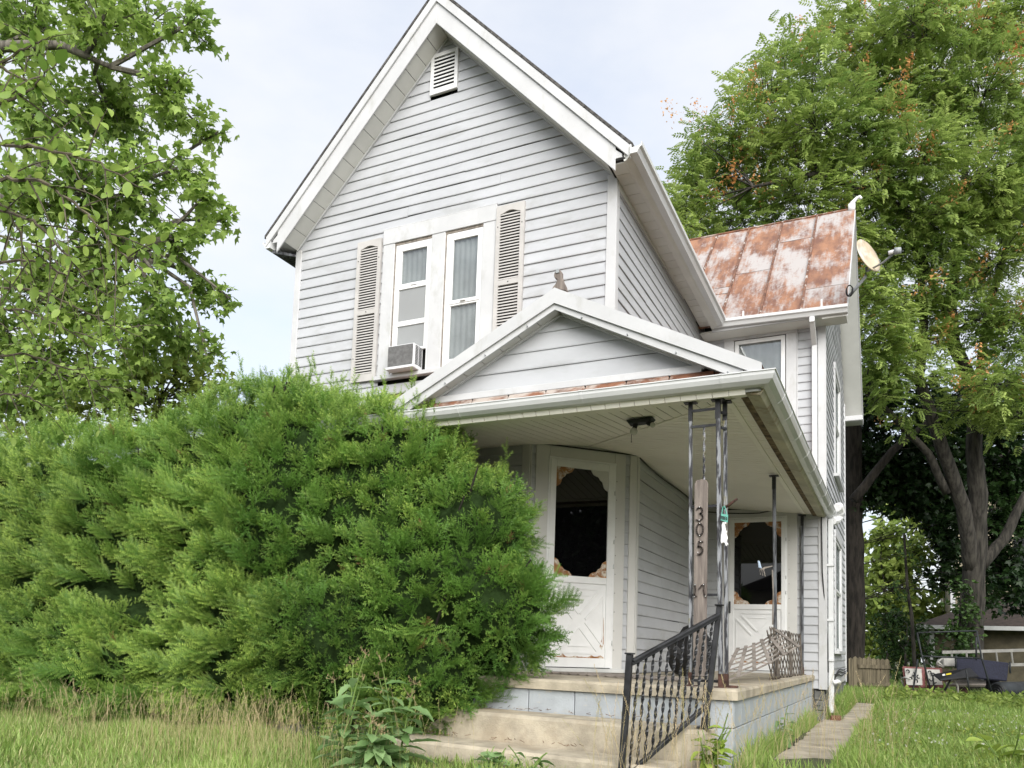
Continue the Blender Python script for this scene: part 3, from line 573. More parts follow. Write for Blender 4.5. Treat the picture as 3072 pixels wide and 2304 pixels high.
# ---- storm doors
def storm_door(pl, s0, s1, z0, z1, t0, t1, ztop, gl_, gr_, g0, g1, latch, rust):
    d = pl.part('door', 'dark_gap', house, t0+.05, t1-.05, z0-.03, ztop-.03, .0, .008, 0)
    m = 'vinyl_cream'
    pl.part('casing', m, d, t0, s0-.004, z0-.05, ztop, 0, .030); pl.part('casing', m, d, s1+.004, t1, z0-.05, ztop, 0, .030)
    pl.part('head_casing', m, d, s0-.003, s1+.003, z1+.004, ztop-.001, 0, .029)
    pl.part('threshold', 'frame_grey', d, t0+.01, t1-.01, z0-.05, z0-.008, .0, .10)
    for a in (s0-.016, s1-.012): pl.part('z_bar', 'white_paint', d, a, a+.028, z0-.008, z1+.02, .029, .040)
    pl.part('z_bar', 'white_paint', d, s0-.016, s1+.016, z1-.006, z1+.018, .029, .041)
    D0, D1 = .022, .048
    mb = MB(); pl.box(mb, s0+.004, gl_, z0, z1-.008, D0, D1); pl.box(mb, gr_, s1-.004, z0, z1-.008, D0, D1); pl.box(mb, gl_, gr_, g1, z1-.008, D0, D1-.001); pl.box(mb, gl_, gr_, g0-.075, g0, D0, D1-.001); pl.box(mb, gl_, gr_, z0, z0+.10, D0, D1-.001)
    mb.build('stile_frame', 'white_paint', d, bevel=.004)
    pl.part('pane', 'glass_black', d, gl_-.003, gr_+.003, g0-.003, g1+.003, .026, .031, 0)
    # scalloped corner inserts
    W_, H_ = gr_-gl_, g1-g0
    for sx in (0, 1):
        for sz in (0, 1):
            rx, rz = W_*.34, H_*(.19 if sz else .16)
            cor = [(0, 0)]; n = 12
            arc = [(0, rz*1.15)]+[(rx*(.06+.30*i/n*1.0)+0*i, rz*(1.05-.15*(i/n))) for i in range(2)]
            pts = []
            for i in range(n+1):
                t = i/n; a = t*math.pi/2
                rr = 1-.40*math.sin(a*2)**1.1+.07*math.sin(a*6)**2
                pts.append((rx*math.sin(a)*(rr if 0 < i < n else 1), rz*math.cos(a)*(rr if 0 < i < n else 1)))
            poly = [(0, 0)]+pts
            P = [((gl_+x if sx == 0 else gr_-x), (g0+z if sz == 0 else g1-z)) for x, z in poly]
            pl.poly('corner_insert', 'rust_wood' if (sx, sz) in rust else 'vinyl_cream', d, P, .0315, .040)
    # lower panel with cross mouldings
    p0, p1, q0, q1 = gl_, gr_, z0+.10, g0-.075
    pl.part('kick_panel', 'white_paint', d, p0-.002, p1+.002, q0-.002, q1+.002, .026, .034, 0)
    cxm, czm = (p0+p1)/2, (q0+q1)/2; w = p1-p0; h = q1-q0
    def strip(a, b, wd=.022, dd=.042):
        A0, B0 = np.array(a, float), np.array(b, float); v = (B0-A0)/np.linalg.norm(B0-A0); nn = np.array([-v[1], v[0]])*wd/2
        pl.poly('moulding', 'white_paint', d, [tuple(A0-nn), tuple(B0-nn), tuple(B0+nn), tuple(A0+nn)], .0345, dd)
    for (sx, sz) in ((-1, -1), (1, -1), (1, 1), (-1, 1)):
        for off in (-.045, .045):
            v = np.array([sx*w*.40, sz*h*.36]); nn = np.array([-v[1], v[0]])/np.linalg.norm(v)
            strip(np.array([cxm, czm])+v*.16+nn*off, np.array([cxm, czm])+v+nn*off, .022, .046)
    strip((cxm-w*.32, czm+h*.43), (cxm+w*.32, czm+h*.43)); strip((cxm-w*.32, czm-h*.43), (cxm+w*.32, czm-h*.43)); strip((cxm-w*.45, czm-h*.3), (cxm-w*.45, czm+h*.3), .012); strip((cxm+w*.45, czm-h*.3), (cxm+w*.45, czm+h*.3), .012)
    strip((cxm-w*.20, czm+h*.34), (cxm+w*.20, czm+h*.34), .012); strip((cxm-w*.20, czm-h*.34), (cxm+w*.20, czm-h*.34), .012)
    n = 16; top = [(p0+.02+(w-.03)*i/n, q0+.012+.014*random.random()*(1 if i % 3 else 2.5)) for i in range(n+1)]
    pl.poly('rust_patch', 'rust_wood', d, [(p0+.02, q0+.003), (p1-.01, q0+.003)]+top[::-1], .0345, .0362)
    if rust: pl.poly('rust_patch', 'rust_wood', d, [(p1-.035, czm-h*.38), (p1-.012, czm-h*.30), (p1-.018, czm+.05), (p1-.026, czm-.02), (p1-.03, czm-h*.2), (p1-.06, czm-h*.34)], .0345, .0362)
    for z in (z0+.25, z0+1.1, z1-.35, z1-.9): pl.part('hinge', 'frame_grey', d, s1-.004, s1+.012, z, z+.05, .04, .054)
    if latch: pl.part('latch_handle', 'iron', d, s0+.012, s0+.032, z0+.82, z0+.99, .048, .085)
    for i in range(10): 
        z = z0+.2+i*.21; MB().tube([pl.p(t1-.11, z, .030), pl.p(t1-.11, z, .033)], .005, 6).build('screw', 'iron', d)
storm_door(CH, .225, 1.016, .81, 3.085, .06, 1.157, 3.30, .30, .935, 1.80, 2.998, False, ((0, 1), (0, 0), (1, 0)))
storm_door(WF, -1.187, -.385, .79, 3.01, -1.30, -.232, 3.15, -1.11, -.448, 1.742, 2.95, True, ((0, 1), (0, 0), (1, 0), (1, 1)))

# ------------------------------------------------------------------ porch
porch = thing('porch', (-1.2, 2.5, .1), 'covered corner porch with concrete slab, blue painted block base and white gabled roof', 'porch')
slab = MB(); slab.add([(-5, -.0, .672), (-.035, 0, .672), (0, .035, .672), (0, Y2-.02, .69), (-5, Y2-.02, .69), (-5, .012, .755), (-.045, .012, .755), (-.012, .045, .755), (-.012, Y2-.02, .755), (-5, Y2-.02, .755), (-5, 0, .735), (-.035, 0, .735), (0, .035, .735), (0, Y2-.02, .74), (-5, Y2-.02, .74)],
    [(4, 3, 2, 1, 0), (5, 6, 7, 8, 9), (0, 1, 11, 10), (1, 2, 12, 11), (2, 3, 13, 12), (10, 11, 6, 5), (11, 12, 7, 6), (12, 13, 8, 7), (3, 4, 14, 13), (13, 14, 9, 8), (4, 0, 10, 14), (14, 10, 5, 9)])
slab.build('slab', 'concrete', porch)
MB().box((-5, .05, -.1), (-.05, Y2-.02, .668)).build('mortar_bed', 'mortar', porch)
blk = {}
def block(x0, x1, y0, y1, z0, z1):
    key = (round(x1-x0, 3), round(y1-y0, 3), round(z1-z0, 3))
    if key not in blk: blk[key] = MB().box((0, 0, 0), (x1-x0, y1-y0, z1-z0)).mesh('block', 'block_paint', bevel=.004)
    o = bpy.data.objects.new('block', blk[key]); link(o, porch); o.location = (x0+random.uniform(0, .001), y0+random.uniform(0, .0015), z0)
for c in range(3):
    z1 = .668-.2055*c; z0 = z1-.199
    x = -.03; first = True
    off = .87 if c % 2 == 0 else .67
    xs = [-.03]+[-off-.405*k for k in range(0, 10)] if c % 2 == 0 else [-.03]+[-.19-.405*k for k in range(0, 11)]
    if c % 2 == 0: xs = [-.03, -.46]+xs[1:]
    for a, b in zip(xs[:-1], xs[1:]): block(b+.003, a-.003, .03, .06, z0, z1)
    ys = [.0602]+[.36+.405*k+(.2 if c % 2 else 0) for k in range(0, 14)]+[Y2-.03]
    for a, b in zip(ys[:-1], ys[1:]):
        if b-a > .05: block(-.06, -.03, a+.003, b-.003, z0, z1)
# ceiling: two shallow slopes meeting on a hip
CXF, CYF, CZ0, CA = .13, .10, 3.015, .12
def cz(x, y): return CZ0+CA*min(max(y-CYF, 0), max(CXF-x, 0))
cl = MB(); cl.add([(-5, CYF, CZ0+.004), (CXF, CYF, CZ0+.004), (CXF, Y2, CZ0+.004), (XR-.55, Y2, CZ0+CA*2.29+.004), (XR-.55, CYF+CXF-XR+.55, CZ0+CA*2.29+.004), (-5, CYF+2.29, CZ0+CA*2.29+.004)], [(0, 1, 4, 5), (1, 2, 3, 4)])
cl = cl.build('ceiling_backing', 'joint_shade', porch)
w = .105; x = CXF-.14
while x > -4.2:                                             # boards of the front slope run towards the house
    a, b = x-w+.009, x; wl_ = lambda xx: Y1 if xx < A_[0] else Y1+(xx-A_[0])*1.032; yb0, yb1 = min(CYF+(CXF-a), wl_(a)), min(CYF+(CXF-b), wl_(b))
    if yb1 > CYF+.14: MB().hexa([(a, CYF+.13, cz(-5, CYF+.13)), (b, CYF+.13, cz(-5, CYF+.13)), (b, yb1, cz(-5, yb1)), (a, yb0, cz(-5, yb0))]+[(a, CYF+.13, cz(-5, CYF+.13)+.012), (b, CYF+.13, cz(-5, CYF+.13)+.012), (b, yb1, cz(-5, yb1)+.012), (a, yb0, cz(-5, yb0)+.012)]).build('ceiling_board', 'ceiling', cl)
    x -= w
y = CYF+.14
while y < Y2-.02:                                            # boards of the side slope run along the front
    a, b = y, min(y+w-.010, Y2-.01)
    def xin(yy): return max(CXF-(yy-CYF), XR if yy > B_[1] else (A_[0]+(yy-Y1)/1.032 if yy > Y1 else -9))
    xa, xb = xin(a), xin(b); f = lambda xx: CZ0+CA*(CXF-xx)
    xo = CXF-.13
    if xo-xa > .02: MB().hexa([(xa, a, f(xa)), (xo, a, f(xo)), (xo, b, f(xo)), (xb, b, f(xb)), (xa, a, f(xa)+.012), (xo, a, f(xo)+.012), (xo, b, f(xo)+.012), (xb, b, f(xb)+.012)]).build('ceiling_board', 'ceiling', cl)
    y += w
MB().bar((CXF-.1, CYF+.1, cz(CXF-.1, CYF+.1)-.006), (XR-.36, CYF+CXF-XR+.36, cz(XR-.36, 9)-.006), .04, .012).build('hip_strip', 'ceiling', porch)
MB().bar((-.14, .36, cz(-.14, 2)-.006), (-.14, Y2, cz(-.14, 2)-.006), .045, .014).build('beam_strip', 'ceiling', porch)
MB().bar((-5, .28, cz(-5, .28)-.006), (-.14, .28, cz(-5, .28)-.006), .03, .012).build('beam_strip', 'ceiling', porch)
# outer soffit band + fascia + rotten gap
MB().hexa([(CXF-.155, CYF+.1, CZ0+.0), (CXF-.06, CYF+.0, CZ0-.006), (CXF-.06, 6.45, CZ0-.006), (CXF-.155, 6.45, CZ0+.0), (CXF-.155, CYF+.1, CZ0+.02), (CXF-.06, CYF, CZ0+.02), (CXF-.06, 6.45, CZ0+.02), (CXF-.155, 6.45, CZ0+.02)]).build('soffit_edge', 'rotten', porch)
for i in range(16):
    y0 = CYF+.02+i*.395
    MB().hexa([(CXF-.095, y0, CZ0-.012), (CXF+.005, y0, CZ0-.03), (CXF+.005, y0+.385, CZ0-.03), (CXF-.095, y0+.385, CZ0-.012), (CXF-.095, y0, CZ0+.01), (CXF+.04, y0, CZ0+.02), (CXF+.04, y0+.385, CZ0+.02), (CXF-.095, y0+.385, CZ0+.01)]).build('fascia_cover', 'ceiling_stained', porch, bevel=.003)
for i in range(34):
    x1 = CXF-.1-i*.125
    MB().hexa([(x1-.121, CYF+.135, CZ0+.0), (x1, CYF+.135, CZ0+.0), (x1, CYF-.005, CZ0-.025), (x1-.121, CYF-.005, CZ0-.025), (x1-.121, CYF+.135, CZ0+.02), (x1, CYF+.135, CZ0+.02), (x1, CYF-.03, CZ0+.02), (x1-.121, CYF-.03, CZ0+.02)]).build('fascia_cover', 'ceiling', porch, bevel=.003)
MB().box((-4.35, CYF-.012, CZ0-.005), (CXF, CYF+.01, CZ0+.11)).build('fascia', 'white_trim', porch); MB().box((CXF-.01, CYF, CZ0-.004), (CXF+.012, 6.5, CZ0+.105)).build('fascia', 'white_trim', porch)
# gutters
def mitre(prof, pts_dir, parent, nm):                       # gutter round the outer corner
    pass
mb = MB(); n = len(RP); rows = []
for (px_, py_, ox, oy) in ((-4.35, CYF-.013, 0, -1), (CXF+.013, CYF-.013, 1, -1), (CXF+.013, 6.52, 1, 0)):
    rows += [(px_+ox*a, py_+oy*a, CZ0+.018+b-(.0 if py_ < 6 else .02)) for a, b in RP]
mb.add(rows, [(i*n+j, i*n+(j+1) % n, (i+1)*n+(j+1) % n, (i+1)*n+j) for i in range(2) for j in range(n)]+[tuple(range(n))[::-1], tuple(range(2*n, 3*n))])
pg = mb.build('gutter', 'gutter_white', porch)
for y in (.55, 1.05, 1.75, 2.5, 3.2, 3.95, 4.7, 5.4, 6.1):
    m2 = MB(); m2.prism([(CXF+.013+a*1.03, y, CZ0+.016+b*1.03-.02*y/6.5) for a, b in RP[1:8]]+[(CXF+.1, y, CZ0+.07)], (0, .02, 0)); m2.build('gutter_strap', 'gutter_white', pg)
for x in (-.14, -1.28, -2.45):
    m2 = MB(); m2.prism([(x, CYF-.013-a*1.03, CZ0+.016+b*1.03) for a, b in RP[1:8]]+[(x, CYF-.09, CZ0+.07)], (.022, 0, 0)); m2.hexa([(x, CYF-.13, CZ0+.105), (x+.022, CYF-.13, CZ0+.105), (x+.022, CYF+.02, CZ0+.17), (x, CYF+.02, CZ0+.17), (x, CYF-.13, CZ0+.11), (x+.022, CYF-.13, CZ0+.11), (x+.022, CYF+.02, CZ0+.175), (x, CYF+.02, CZ0+.175)]); m2.build('gutter_strap', 'gutter_white', pg)
for x in (-.12,): m2 = MB(); m2.prism([(x+.14, CYF-.013-a*1.02, CZ0+.017+b*1.02) for a, b in RP[1:8]]+[(x+.14, CYF-.09, CZ0+.07)], (.10, 0, 0)); m2.build('gutter_joint', 'gutter_white', pg)
# metal roof
E0, PS = CZ0+.105, .515
rf = MB(); yh = Y1-.0
def rz(d): return E0+PS*d
d1 = Y1-CYF+.0
rf.add([(-4.35, CYF-.03, E0-.005), (CXF+.03, CYF-.03, E0-.005), (CXF+.03, 6.45, E0-.005), (CXF-d1, 6.45, rz(d1)), (CXF-d1, Y1+.0, rz(d1)), (-4.35, Y1, rz(d1)), (-4.35, CYF-.03, E0-.03), (CXF+.03, CYF-.03, E0-.03), (CXF+.03, 6.45, E0-.03)], [(0, 1, 4, 5), (1, 2, 3, 4), (6, 7, 1, 0), (7, 8, 2, 1)])
rf.build('metal_roof', 'rust_strip', porch)
for k in range(12):
    x1 = CXF+.02-k*.36; h = random.uniform(.018, .034); MB().hexa([(x1-.355, CYF-.03, E0-.03), (x1, CYF-.03, E0-.03), (x1, CYF+.06, E0-.02), (x1-.355, CYF+.06, E0-.02), (x1-.355, CYF-.025, E0+h), (x1, CYF-.025, E0+h+random.uniform(-.012, .012)), (x1, CYF+.03, 3.228), (x1-.355, CYF+.03, 3.228)]).build('roof_lip', 'rust_strip', porch, bevel=.008)
# pediment
PX, PZ, PY = -1.533, 4.065, .0
ped = MB().prism([(-2.72, .17, 3.27), (-.346, .17, 3.27), (PX, .17, 3.905)], (0, .05, 0)).build('pediment', 'dark_gap', porch)
PP = Plane((0, .165), (1, 0), (0, -1))
siding(ped, PP, 3.285, 3.90, .158, lambda z: PX-(3.915-z)/.53+.0, lambda z: PX+(3.915-z)/.53, m='vinyl', d=.013)
MB().box((-2.76, .12, 3.222), (-.31, .20, 3.284)).build('pediment_trim', 'white_trim', ped, bevel=.004)
for sgn in (-1, 1):
    def PR(x, dz, y): return (x, y, PZ-abs(x-PX)*.515-dz)
    xe = PX+sgn*1.70
    MB().hexa([PR(PX, .135, PY-.02), PR(xe, .10, PY-.02), PR(xe, .10, PY+.0), PR(PX, .135, PY), PR(PX, 0, PY-.02), PR(xe, 0, PY-.02), PR(xe, 0, PY), PR(PX, 0, PY)]).build('drip_edge', 'white_trim', ped)
    MB().hexa([PR(PX, .185, PY+.001), PR(xe-sgn*.14, .185, PY+.001), PR(xe-sgn*.14, .185, PY+.02), PR(PX, .185, PY+.02), PR(PX, .02, PY+.001), PR(xe-sgn*.14, .02, PY+.001), PR(xe-sgn*.14, .02, PY+.02), PR(PX, .02, PY+.02)]).build('rake_fascia', 'white_trim', ped)
    MB().hexa([PR(PX, .150, PY+.02), PR(xe-sgn*.1, .150, PY+.02), PR(xe-sgn*.1, .150, .165), PR(PX, .150, .165), PR(PX, .145, PY+.02), PR(xe-sgn*.1, .145, PY+.02), PR(xe-sgn*.1, .145, .165), PR(PX, .145, .165)]).build('rake_soffit', 'dark_gap', ped)
    for i in range(8):
        xa, xb = PX+sgn*(.01+i*.178), PX+sgn*(.01+i*.178+.172)
        MB().hexa([PR(xa, .166, PY+.022), PR(xb, .166, PY+.022), PR(xb, .166, .163), PR(xa, .166, .163), PR(xa, .151, PY+.022), PR(xb, .151, PY+.022), PR(xb, .151, .163), PR(xa, .151, .163)]).build('soffit_panel', 'vinyl_cream', ped, bevel=.003)
    MB().bar(PR(PX, .172, .140), PR(xe-sgn*.46, .172, .140), .024, .030, (0, 1, 0)).build('rake_trim', 'white_trim', ped)
    MB().add([PR(PX, .008, PY-.012), PR(xe, .008, PY-.012), (xe, 1.72 if sgn < 0 else 1.0, PZ-1.70*.515-.008), (PX, 1.74, PZ-.008)], [(0, 1, 2, 3)] if sgn > 0 else [(3, 2, 1, 0)]).build('pediment_roof', 'rust_strip', ped)
    for i in range(4):
        x = PX+sgn*(.25+i*.4); MB().tube([(x, PY-.02, PR(x, .17, 0)[2]), (x, PY-.004, PR(x, .17, 0)[2])], .006, 6).build('screw', 'grey_metal', ped)
# carved finial on the pediment
fp = [(-.055, 0), (-.045, .03), (-.02, .055), (-.005, .085), (-.03, .105), (-.038, .135), (-.03, .165), (-.008, .182), (.018, .172), (.034, .145), (.036, .11), (.052, .06), (.075, .015), (.085, -.03), (0, .0)]
MB().prism([(PX+.01+a, .02, PZ-.0+b) for a, b in fp], (0, .045, 0)).build('finial', 'old_wood', porch, bevel=.006)
MB().prism([(PX+.01+a*.45-.002, .012, PZ+.075+(b-.08)*.5+.055) for a, b in fp[4:11]], (0, .01, 0)).build('finial_relief', 'grey_metal', porch)

# ---- iron posts (corner group of three + two along the side)
def post(x, y, xt, yt, zt, m='iron_peel', w=.036):
    mb = MB(); mb.bar((x, y, .757), (xt, yt, zt), w, w, (0, 1, 0)); p = mb.build('post', m, porch, bevel=.003)
    t = MB(); t.box((xt-.05, yt-.035, zt-.012), (xt+.05, yt+.035, zt)); t.bar((xt, yt, zt-.16), (xt, yt, zt-.01), w+.004, w+.004, (0, 1, 0)); t.build('top_plate', 'iron', p)
    b = MB(); b.box((x-.045, y-.045, .754), (x+.045, y+.045, .762)); b.bar((x, y, .76), (x+(xt-x)*.05, y+(yt-y)*.05, .86), w+.004, w+.004, (0, 1, 0)); b.build('base_plate', 'rust_iron', p)
    return p
post(-.385, .20, -.412, .20, 3.01, w=.026); post(-.150, .18, -.192, .18, 3.005, w=.033); post(-.122, .25, -.155, .27, 3.01, w=.028)
post(-.160, 3.27, -.182, 3.27, 3.035, 'iron_grey', .036); post(-.16, 6.02, -.163, 6.02, 3.03, 'iron_grey', .034)
cb = lambda z, y=.19: MB().bar((-.41+.03*(3-z)/2.2, y, z), (-.19+.035*(3-z)/2.2, y-.01, z), .012, .020).build('cross_bar', 'iron', porch)
for z in (2.93, 2.80, 2.155, 1.46, .80): cb(z)
for z in (2.90, 2.78): MB().bar((-.17, .2, z), (-.14, .26, z), .012, .02).build('cross_bar', 'iron', porch)
MB().twist((-.298, .19, 2.36), (-.30, .19, 2.80), .020, .007, 5, 30).build('twisted_bar', 'iron_peel', porch)
MB().box((-.135, .22, .754), (-.04, .30, .772)).build('loose_plate', 'rust_iron', porch, bevel=.006)

# ------------------------------------------------------------------ steps, handrail
st = thing('steps', (-1.2, -.4, .1), 'two wide weathered concrete steps below the porch slab', 'steps')
MB().hexa([(-2.45, -.33, -.1), (-.16, -.33, -.1), (-.15, .028, -.1), (-2.45, .028, -.1), (-2.45, -.30, .485), (-.17, -.30, .465), (-.155, .028, .475), (-2.45, .028, .495)]).build('step', 'concrete', st, bevel=.025)
MB().hexa([(-2.62, -.72, -.1), (-.30, -.70, -.1), (-.30, -.331, -.1), (-2.62, -.331, -.1), (-2.62, -.70, .27), (-.31, -.68, .235), (-.31, -.331, .245), (-2.62, -.331, .28)]).build('step', 'concrete', st, bevel=.022)
lt = MB()
for i in range(130):
    x = -2.55+random.random()**1.6*1.9; y = random.choice((-.01-random.random()*.05, -.36-random.random()*.08, -.78-random.random()*.12)); z = {True: .497, False: .285}[y > -.2]
    if y < -.6: z = .14
    a = random.random()*6; l = .02+.03*random.random(); lt.bar((x, y, z+random.random()*.02), (x+l*math.cos(a), y+l*math.sin(a)*.6, z+random.random()*.03), .004, .003)
tag(lt.build('needle_litter', 'litter'), 'brown fallen needles lying along the back of the concrete steps', 'litter', kind='stuff')

hr = thing('handrail', (-.4, -.45, .2), 'leaning black wrought iron handrail with twisted balusters beside the steps', 'handrail')
u0, u1 = np.array([-.190, -.17, .478]), np.array([-.098, -.17, 1.355]); l0, l1 = np.array([-.635, -.74, .02]), np.array([-.585, -.74, .985])
MB().bar(u0, u1, .036, .036, (0, 1, 0)).build('post', 'iron', hr, bevel=.003); MB().bar(l0, l1, .042, .042, (0, 1, 0)).build('post', 'iron', hr, bevel=.003)
for p in (u1, l1): MB().box(p-np.array([.03, .03, .0]), p+np.array([.03, .03, .012])).build('post_cap', 'iron', hr, bevel=.004)
mb = MB(); mb.box((-.245, -.225, .478), (-.135, -.115, .486)); mb.bar((-.19, -.17, .486), (-.185, -.17, .55), .055, .055, (0, 1, 0)); mb.build('foot_bracket', 'iron', hr)
t0, t1 = l1+np.array([.012, .01, -.045]), u1+np.array([-.005, -.005, -.06])
mb = MB(); mb.bar(t0, t1, .05, .018); mb.bar(t0-np.array([0, 0, .02]), t1-np.array([0, 0, .02]), .03, .024); mb.build('top_rail', 'iron', hr, bevel=.004)
b0, b1 = l0+(l1-l0)*.13+np.array([.01, 0, 0]), u0+(u1-u0)*.19
MB().bar(b0, b1, .034, .03).build('bottom_rail', 'iron', hr, bevel=.004)
for i in range(11):
    t = (i+.85)/11.7; a = b0+(b1-b0)*t; b = t0+(t1-t0)*t-np.array([0, 0, .03]); b = b+(np.array([.0, 0, 0])); MB().twist(a, b, .022, .007, 8, 34).build('baluster', 'iron', hr)

# ------------------------------------------------------------------ things on and around the porch
def strokes(lines, wd, dep, y, m, parent, name):
    mb = MB()
    for pts in lines:
        for (a, b) in zip(pts[:-1], pts[1:]):
            d = np.array([b[0]-a[0], 0, b[1]-a[1]]); dn = d/np.linalg.norm(d)*wd*.3
            mb.bar(np.array([a[0], y, a[1]])-dn, np.array([b[0], y, b[1]])+dn, dep, wd, (0, 1, 0.001)) if False else mb.bar(np.array([a[0], y, a[1]])-dn, np.array([b[0], y, b[1]])+dn, wd, dep, (0, 1, 0))
    return mb.build(name, m, parent)
nb = thing('number_board', (-.32, .16, .80), 'weathered vertical wooden board with bronze house numbers on the porch corner', 'sign')
BY = .165
bd = [(-.362, .83), (-.262, .83), (-.262, 2.335), (-.277, 2.362), (-.303, 2.368), (-.350, 2.362), (-.367, 2.335)]
MB().prism([(x+.012*(2.3-z)/1.5*0, BY, z) for x, z in bd], (0, .022, 0)).build('board', 'old_wood', nb, bevel=.004)
def arc(cx, cz_, rx, rz_, a0, a1, n=9): return [(cx+rx*math.cos(rad(a0+(a1-a0)*i/n)), cz_+rz_*math.sin(rad(a0+(a1-a0)*i/n))) for i in range(n+1)]
NY = BY-.006
strokes([arc(-.322, 2.118, .022, .026, 160, -80)+arc(-.324, 2.068, .028, .030, 75, -140)], .010, .012, NY, 'bronze_num', nb, 'numeral')
strokes([arc(-.318, 1.969, .025, .048, 90, 450, 16)], .010, .012, NY, 'bronze_num', nb, 'numeral')
strokes([[(-.294, 1.873), (-.325, 1.873), (-.330, 1.832)], [(-.330, 1.832)]+arc(-.322, 1.805, .028, .032, 110, -110)], .010, .012, NY, 'bronze_num', nb, 'numeral')
strokes([[(-.349, 1.538), (-.346, 1.50), (-.352, 1.462), (-.356, 1.437)], [(-.349, 1.538), (-.356, 1.523)], [(-.352, 1.458), (-.338, 1.446)]], .010, .012, NY, 'bronze_num', nb, 'numeral')
strokes([[(-.318, 1.505), (-.300, 1.530), (-.282, 1.540)], [(-.282, 1.540), (-.284, 1.49), (-.276, 1.458), (-.264, 1.443)]], .010, .012, NY, 'bronze_num', nb, 'numeral')
for (x, z) in ((-.322, 2.146), (-.322, 2.043), (-.318, 2.017), (-.318, 1.921), (-.31, 1.873), (-.33, 1.79), (-.349, 1.536), (-.353, 1.444), (-.283, 1.538), (-.268, 1.448)):
    MB().tube([(x, NY-.007, z), (x, NY-.009, z)], .0035, 6).build('nail', 'white_plastic', nb)

fx = thing('porch_light', (-1.0, .75, 3.08), 'broken dark ceiling lamp with two bare bulbs and pull chain', 'lamp')
mb = MB(); o = np.array([-1.0, .78, 3.075]); mb.hexa([o+np.array(p) for p in [(-.09, -.05, -.035), (.09, -.04, -.03), (.10, .05, -.03), (-.10, .05, -.04), (-.12, -.06, .0), (.13, -.06, .01), (.13, .07, .01), (-.13, .07, .0)]]); mb.build('canopy', 'charcoal', fx, bevel=.008)
MB().tube([o+np.array([-.04, 0, -.03]), o+np.array([-.05, -.01, -.075])], .022, 8).build('socket', 'charcoal', fx); MB().tube([o+np.array([.07, 0, -.03]), o+np.array([.11, -.02, -.05])], .022, 8).build('socket', 'charcoal', fx)
def sphere(c, r, n=10, sc=(1, 1, 1)):
    mb = MB(); vs = []; fs = []
    for i in range(n+1):
        th = math.pi*i/n
        for j in range(n*2): ph = math.pi*j/n; vs.append((c[0]+r*sc[0]*math.sin(th)*math.cos(ph), c[1]+r*sc[1]*math.sin(th)*math.sin(ph), c[2]+r*sc[2]*math.cos(th)))
    m2 = n*2
    for i in range(n):
        for j in range(m2): fs.append((i*m2+j, (i+1)*m2+j, (i+1)*m2+(j+1) % m2, i*m2+(j+1) % m2))
    return mb.add(vs, fs)
sphere(o+np.array([-.055, -.01, -.10]), .034).build('bulb', 'bulb', fx, True); sphere(o+np.array([.12, -.02, -.06]), .024).build('bulb', 'bulb', fx, True)
mb = MB(); mb.tube([o+np.array([-.075, -.01, -.08]), o+np.array([-.076, -.01, -.19])], .0025, 4); mb.add(*(lambda s_: (s_.v, s_.f))(sphere(o+np.array([-.076, -.01, -.195]), .006, 4))); mb.build('pull_chain', 'iron', fx)

# hanging ornaments on the corner post
tg = thing('hanging_tag', (-.125, .16, 2.03), 'small teal plaque with dark lettering hanging from the porch corner post', 'sign')
MB().prism([(-.158, .150, 2.035), (-.105, .150, 2.015), (-.102, .150, 2.075), (-.155, .150, 2.085)], (0, .008, 0)).build('plaque', 'teal', tg)
MB().tube([(-.150, .154, 2.083), (-.142, .154, 2.14), (-.130, .154, 2.145), (-.112, .154, 2.077)], .004, 5).build('loop', 'teal', tg)
lets = {'R': [[(0, 0), (0, 1), (.7, .85), (.7, .6), (0, .5), (.8, 0)]], 'O': [[(0, .1), (0, .9), (.7, .9), (.7, .1), (0, .1)]], 'D': [[(0, 0), (0, 1), (.6, .85), (.7, .5), (.6, .1), (0, 0)]], 'E': [[(.7, 0), (0, 0), (0, 1), (.7, 1)], [(0, .5), (.5, .5)]]}
for i, c in enumerate('RODEO'): strokes([[(-.153+i*.0095+.008*x, 2.043-.0028*i+.026*z) for x, z in l] for l in lets[c]], .0028, .003, .1485, 'iron', tg, 'letter')
fg = thing('frog_ornament', (-.125, .155, 1.85), 'white plastic frog shaped ornament hanging on the porch corner post', 'ornament')
fpt = [(-.010, 2.0), (.012, 2.005), (.018, 1.985), (.022, 1.955), (.034, 1.945), (.026, 1.93), (.036, 1.905), (.038, 1.885), (.026, 1.868), (.045, 1.845), (.038, 1.838), (.03, 1.85), (.032, 1.83), (.022, 1.835), (.016, 1.856), (0, 1.862), (-.008, 1.85), (-.016, 1.87), (-.012, 1.92), (-.006, 1.96)]
MB().prism([(-.140+x, .142, z) for x, z in fpt], (0, .014, 0)).build('body', 'white_plastic', fg, bevel=.003)
for (x, z) in ((-.138, 2.008), (-.122, 2.01)): sphere((x, .148, z), .009, 5).build('eye', 'white_plastic', fg, True)
stick = MB(); stick.tube([(-.16, .20, 2.13), (-.10, .16, 2.15), (-.03, .12, 2.19)], [.012, .011, .009], 7); tag(stick.build('stick', 'rust_iron', None, True), 'short brown stick poking out of the porch corner post', 'stick')
cl2 = thing('hand_rake', (-.2, 3.2, 1.95), 'small hand rake with a pale cap tied to the side porch post', 'tool')
for k in range(3): MB().tube([(-.19, 3.22, 2.0), (-.27, 3.2, 1.985-.005*k), (-.32+.02*k, 3.18, 1.955), (-.31+.025*k, 3.17, 1.90-.01*k)], .006, 5).build('tine', 'grey_wood', cl2)
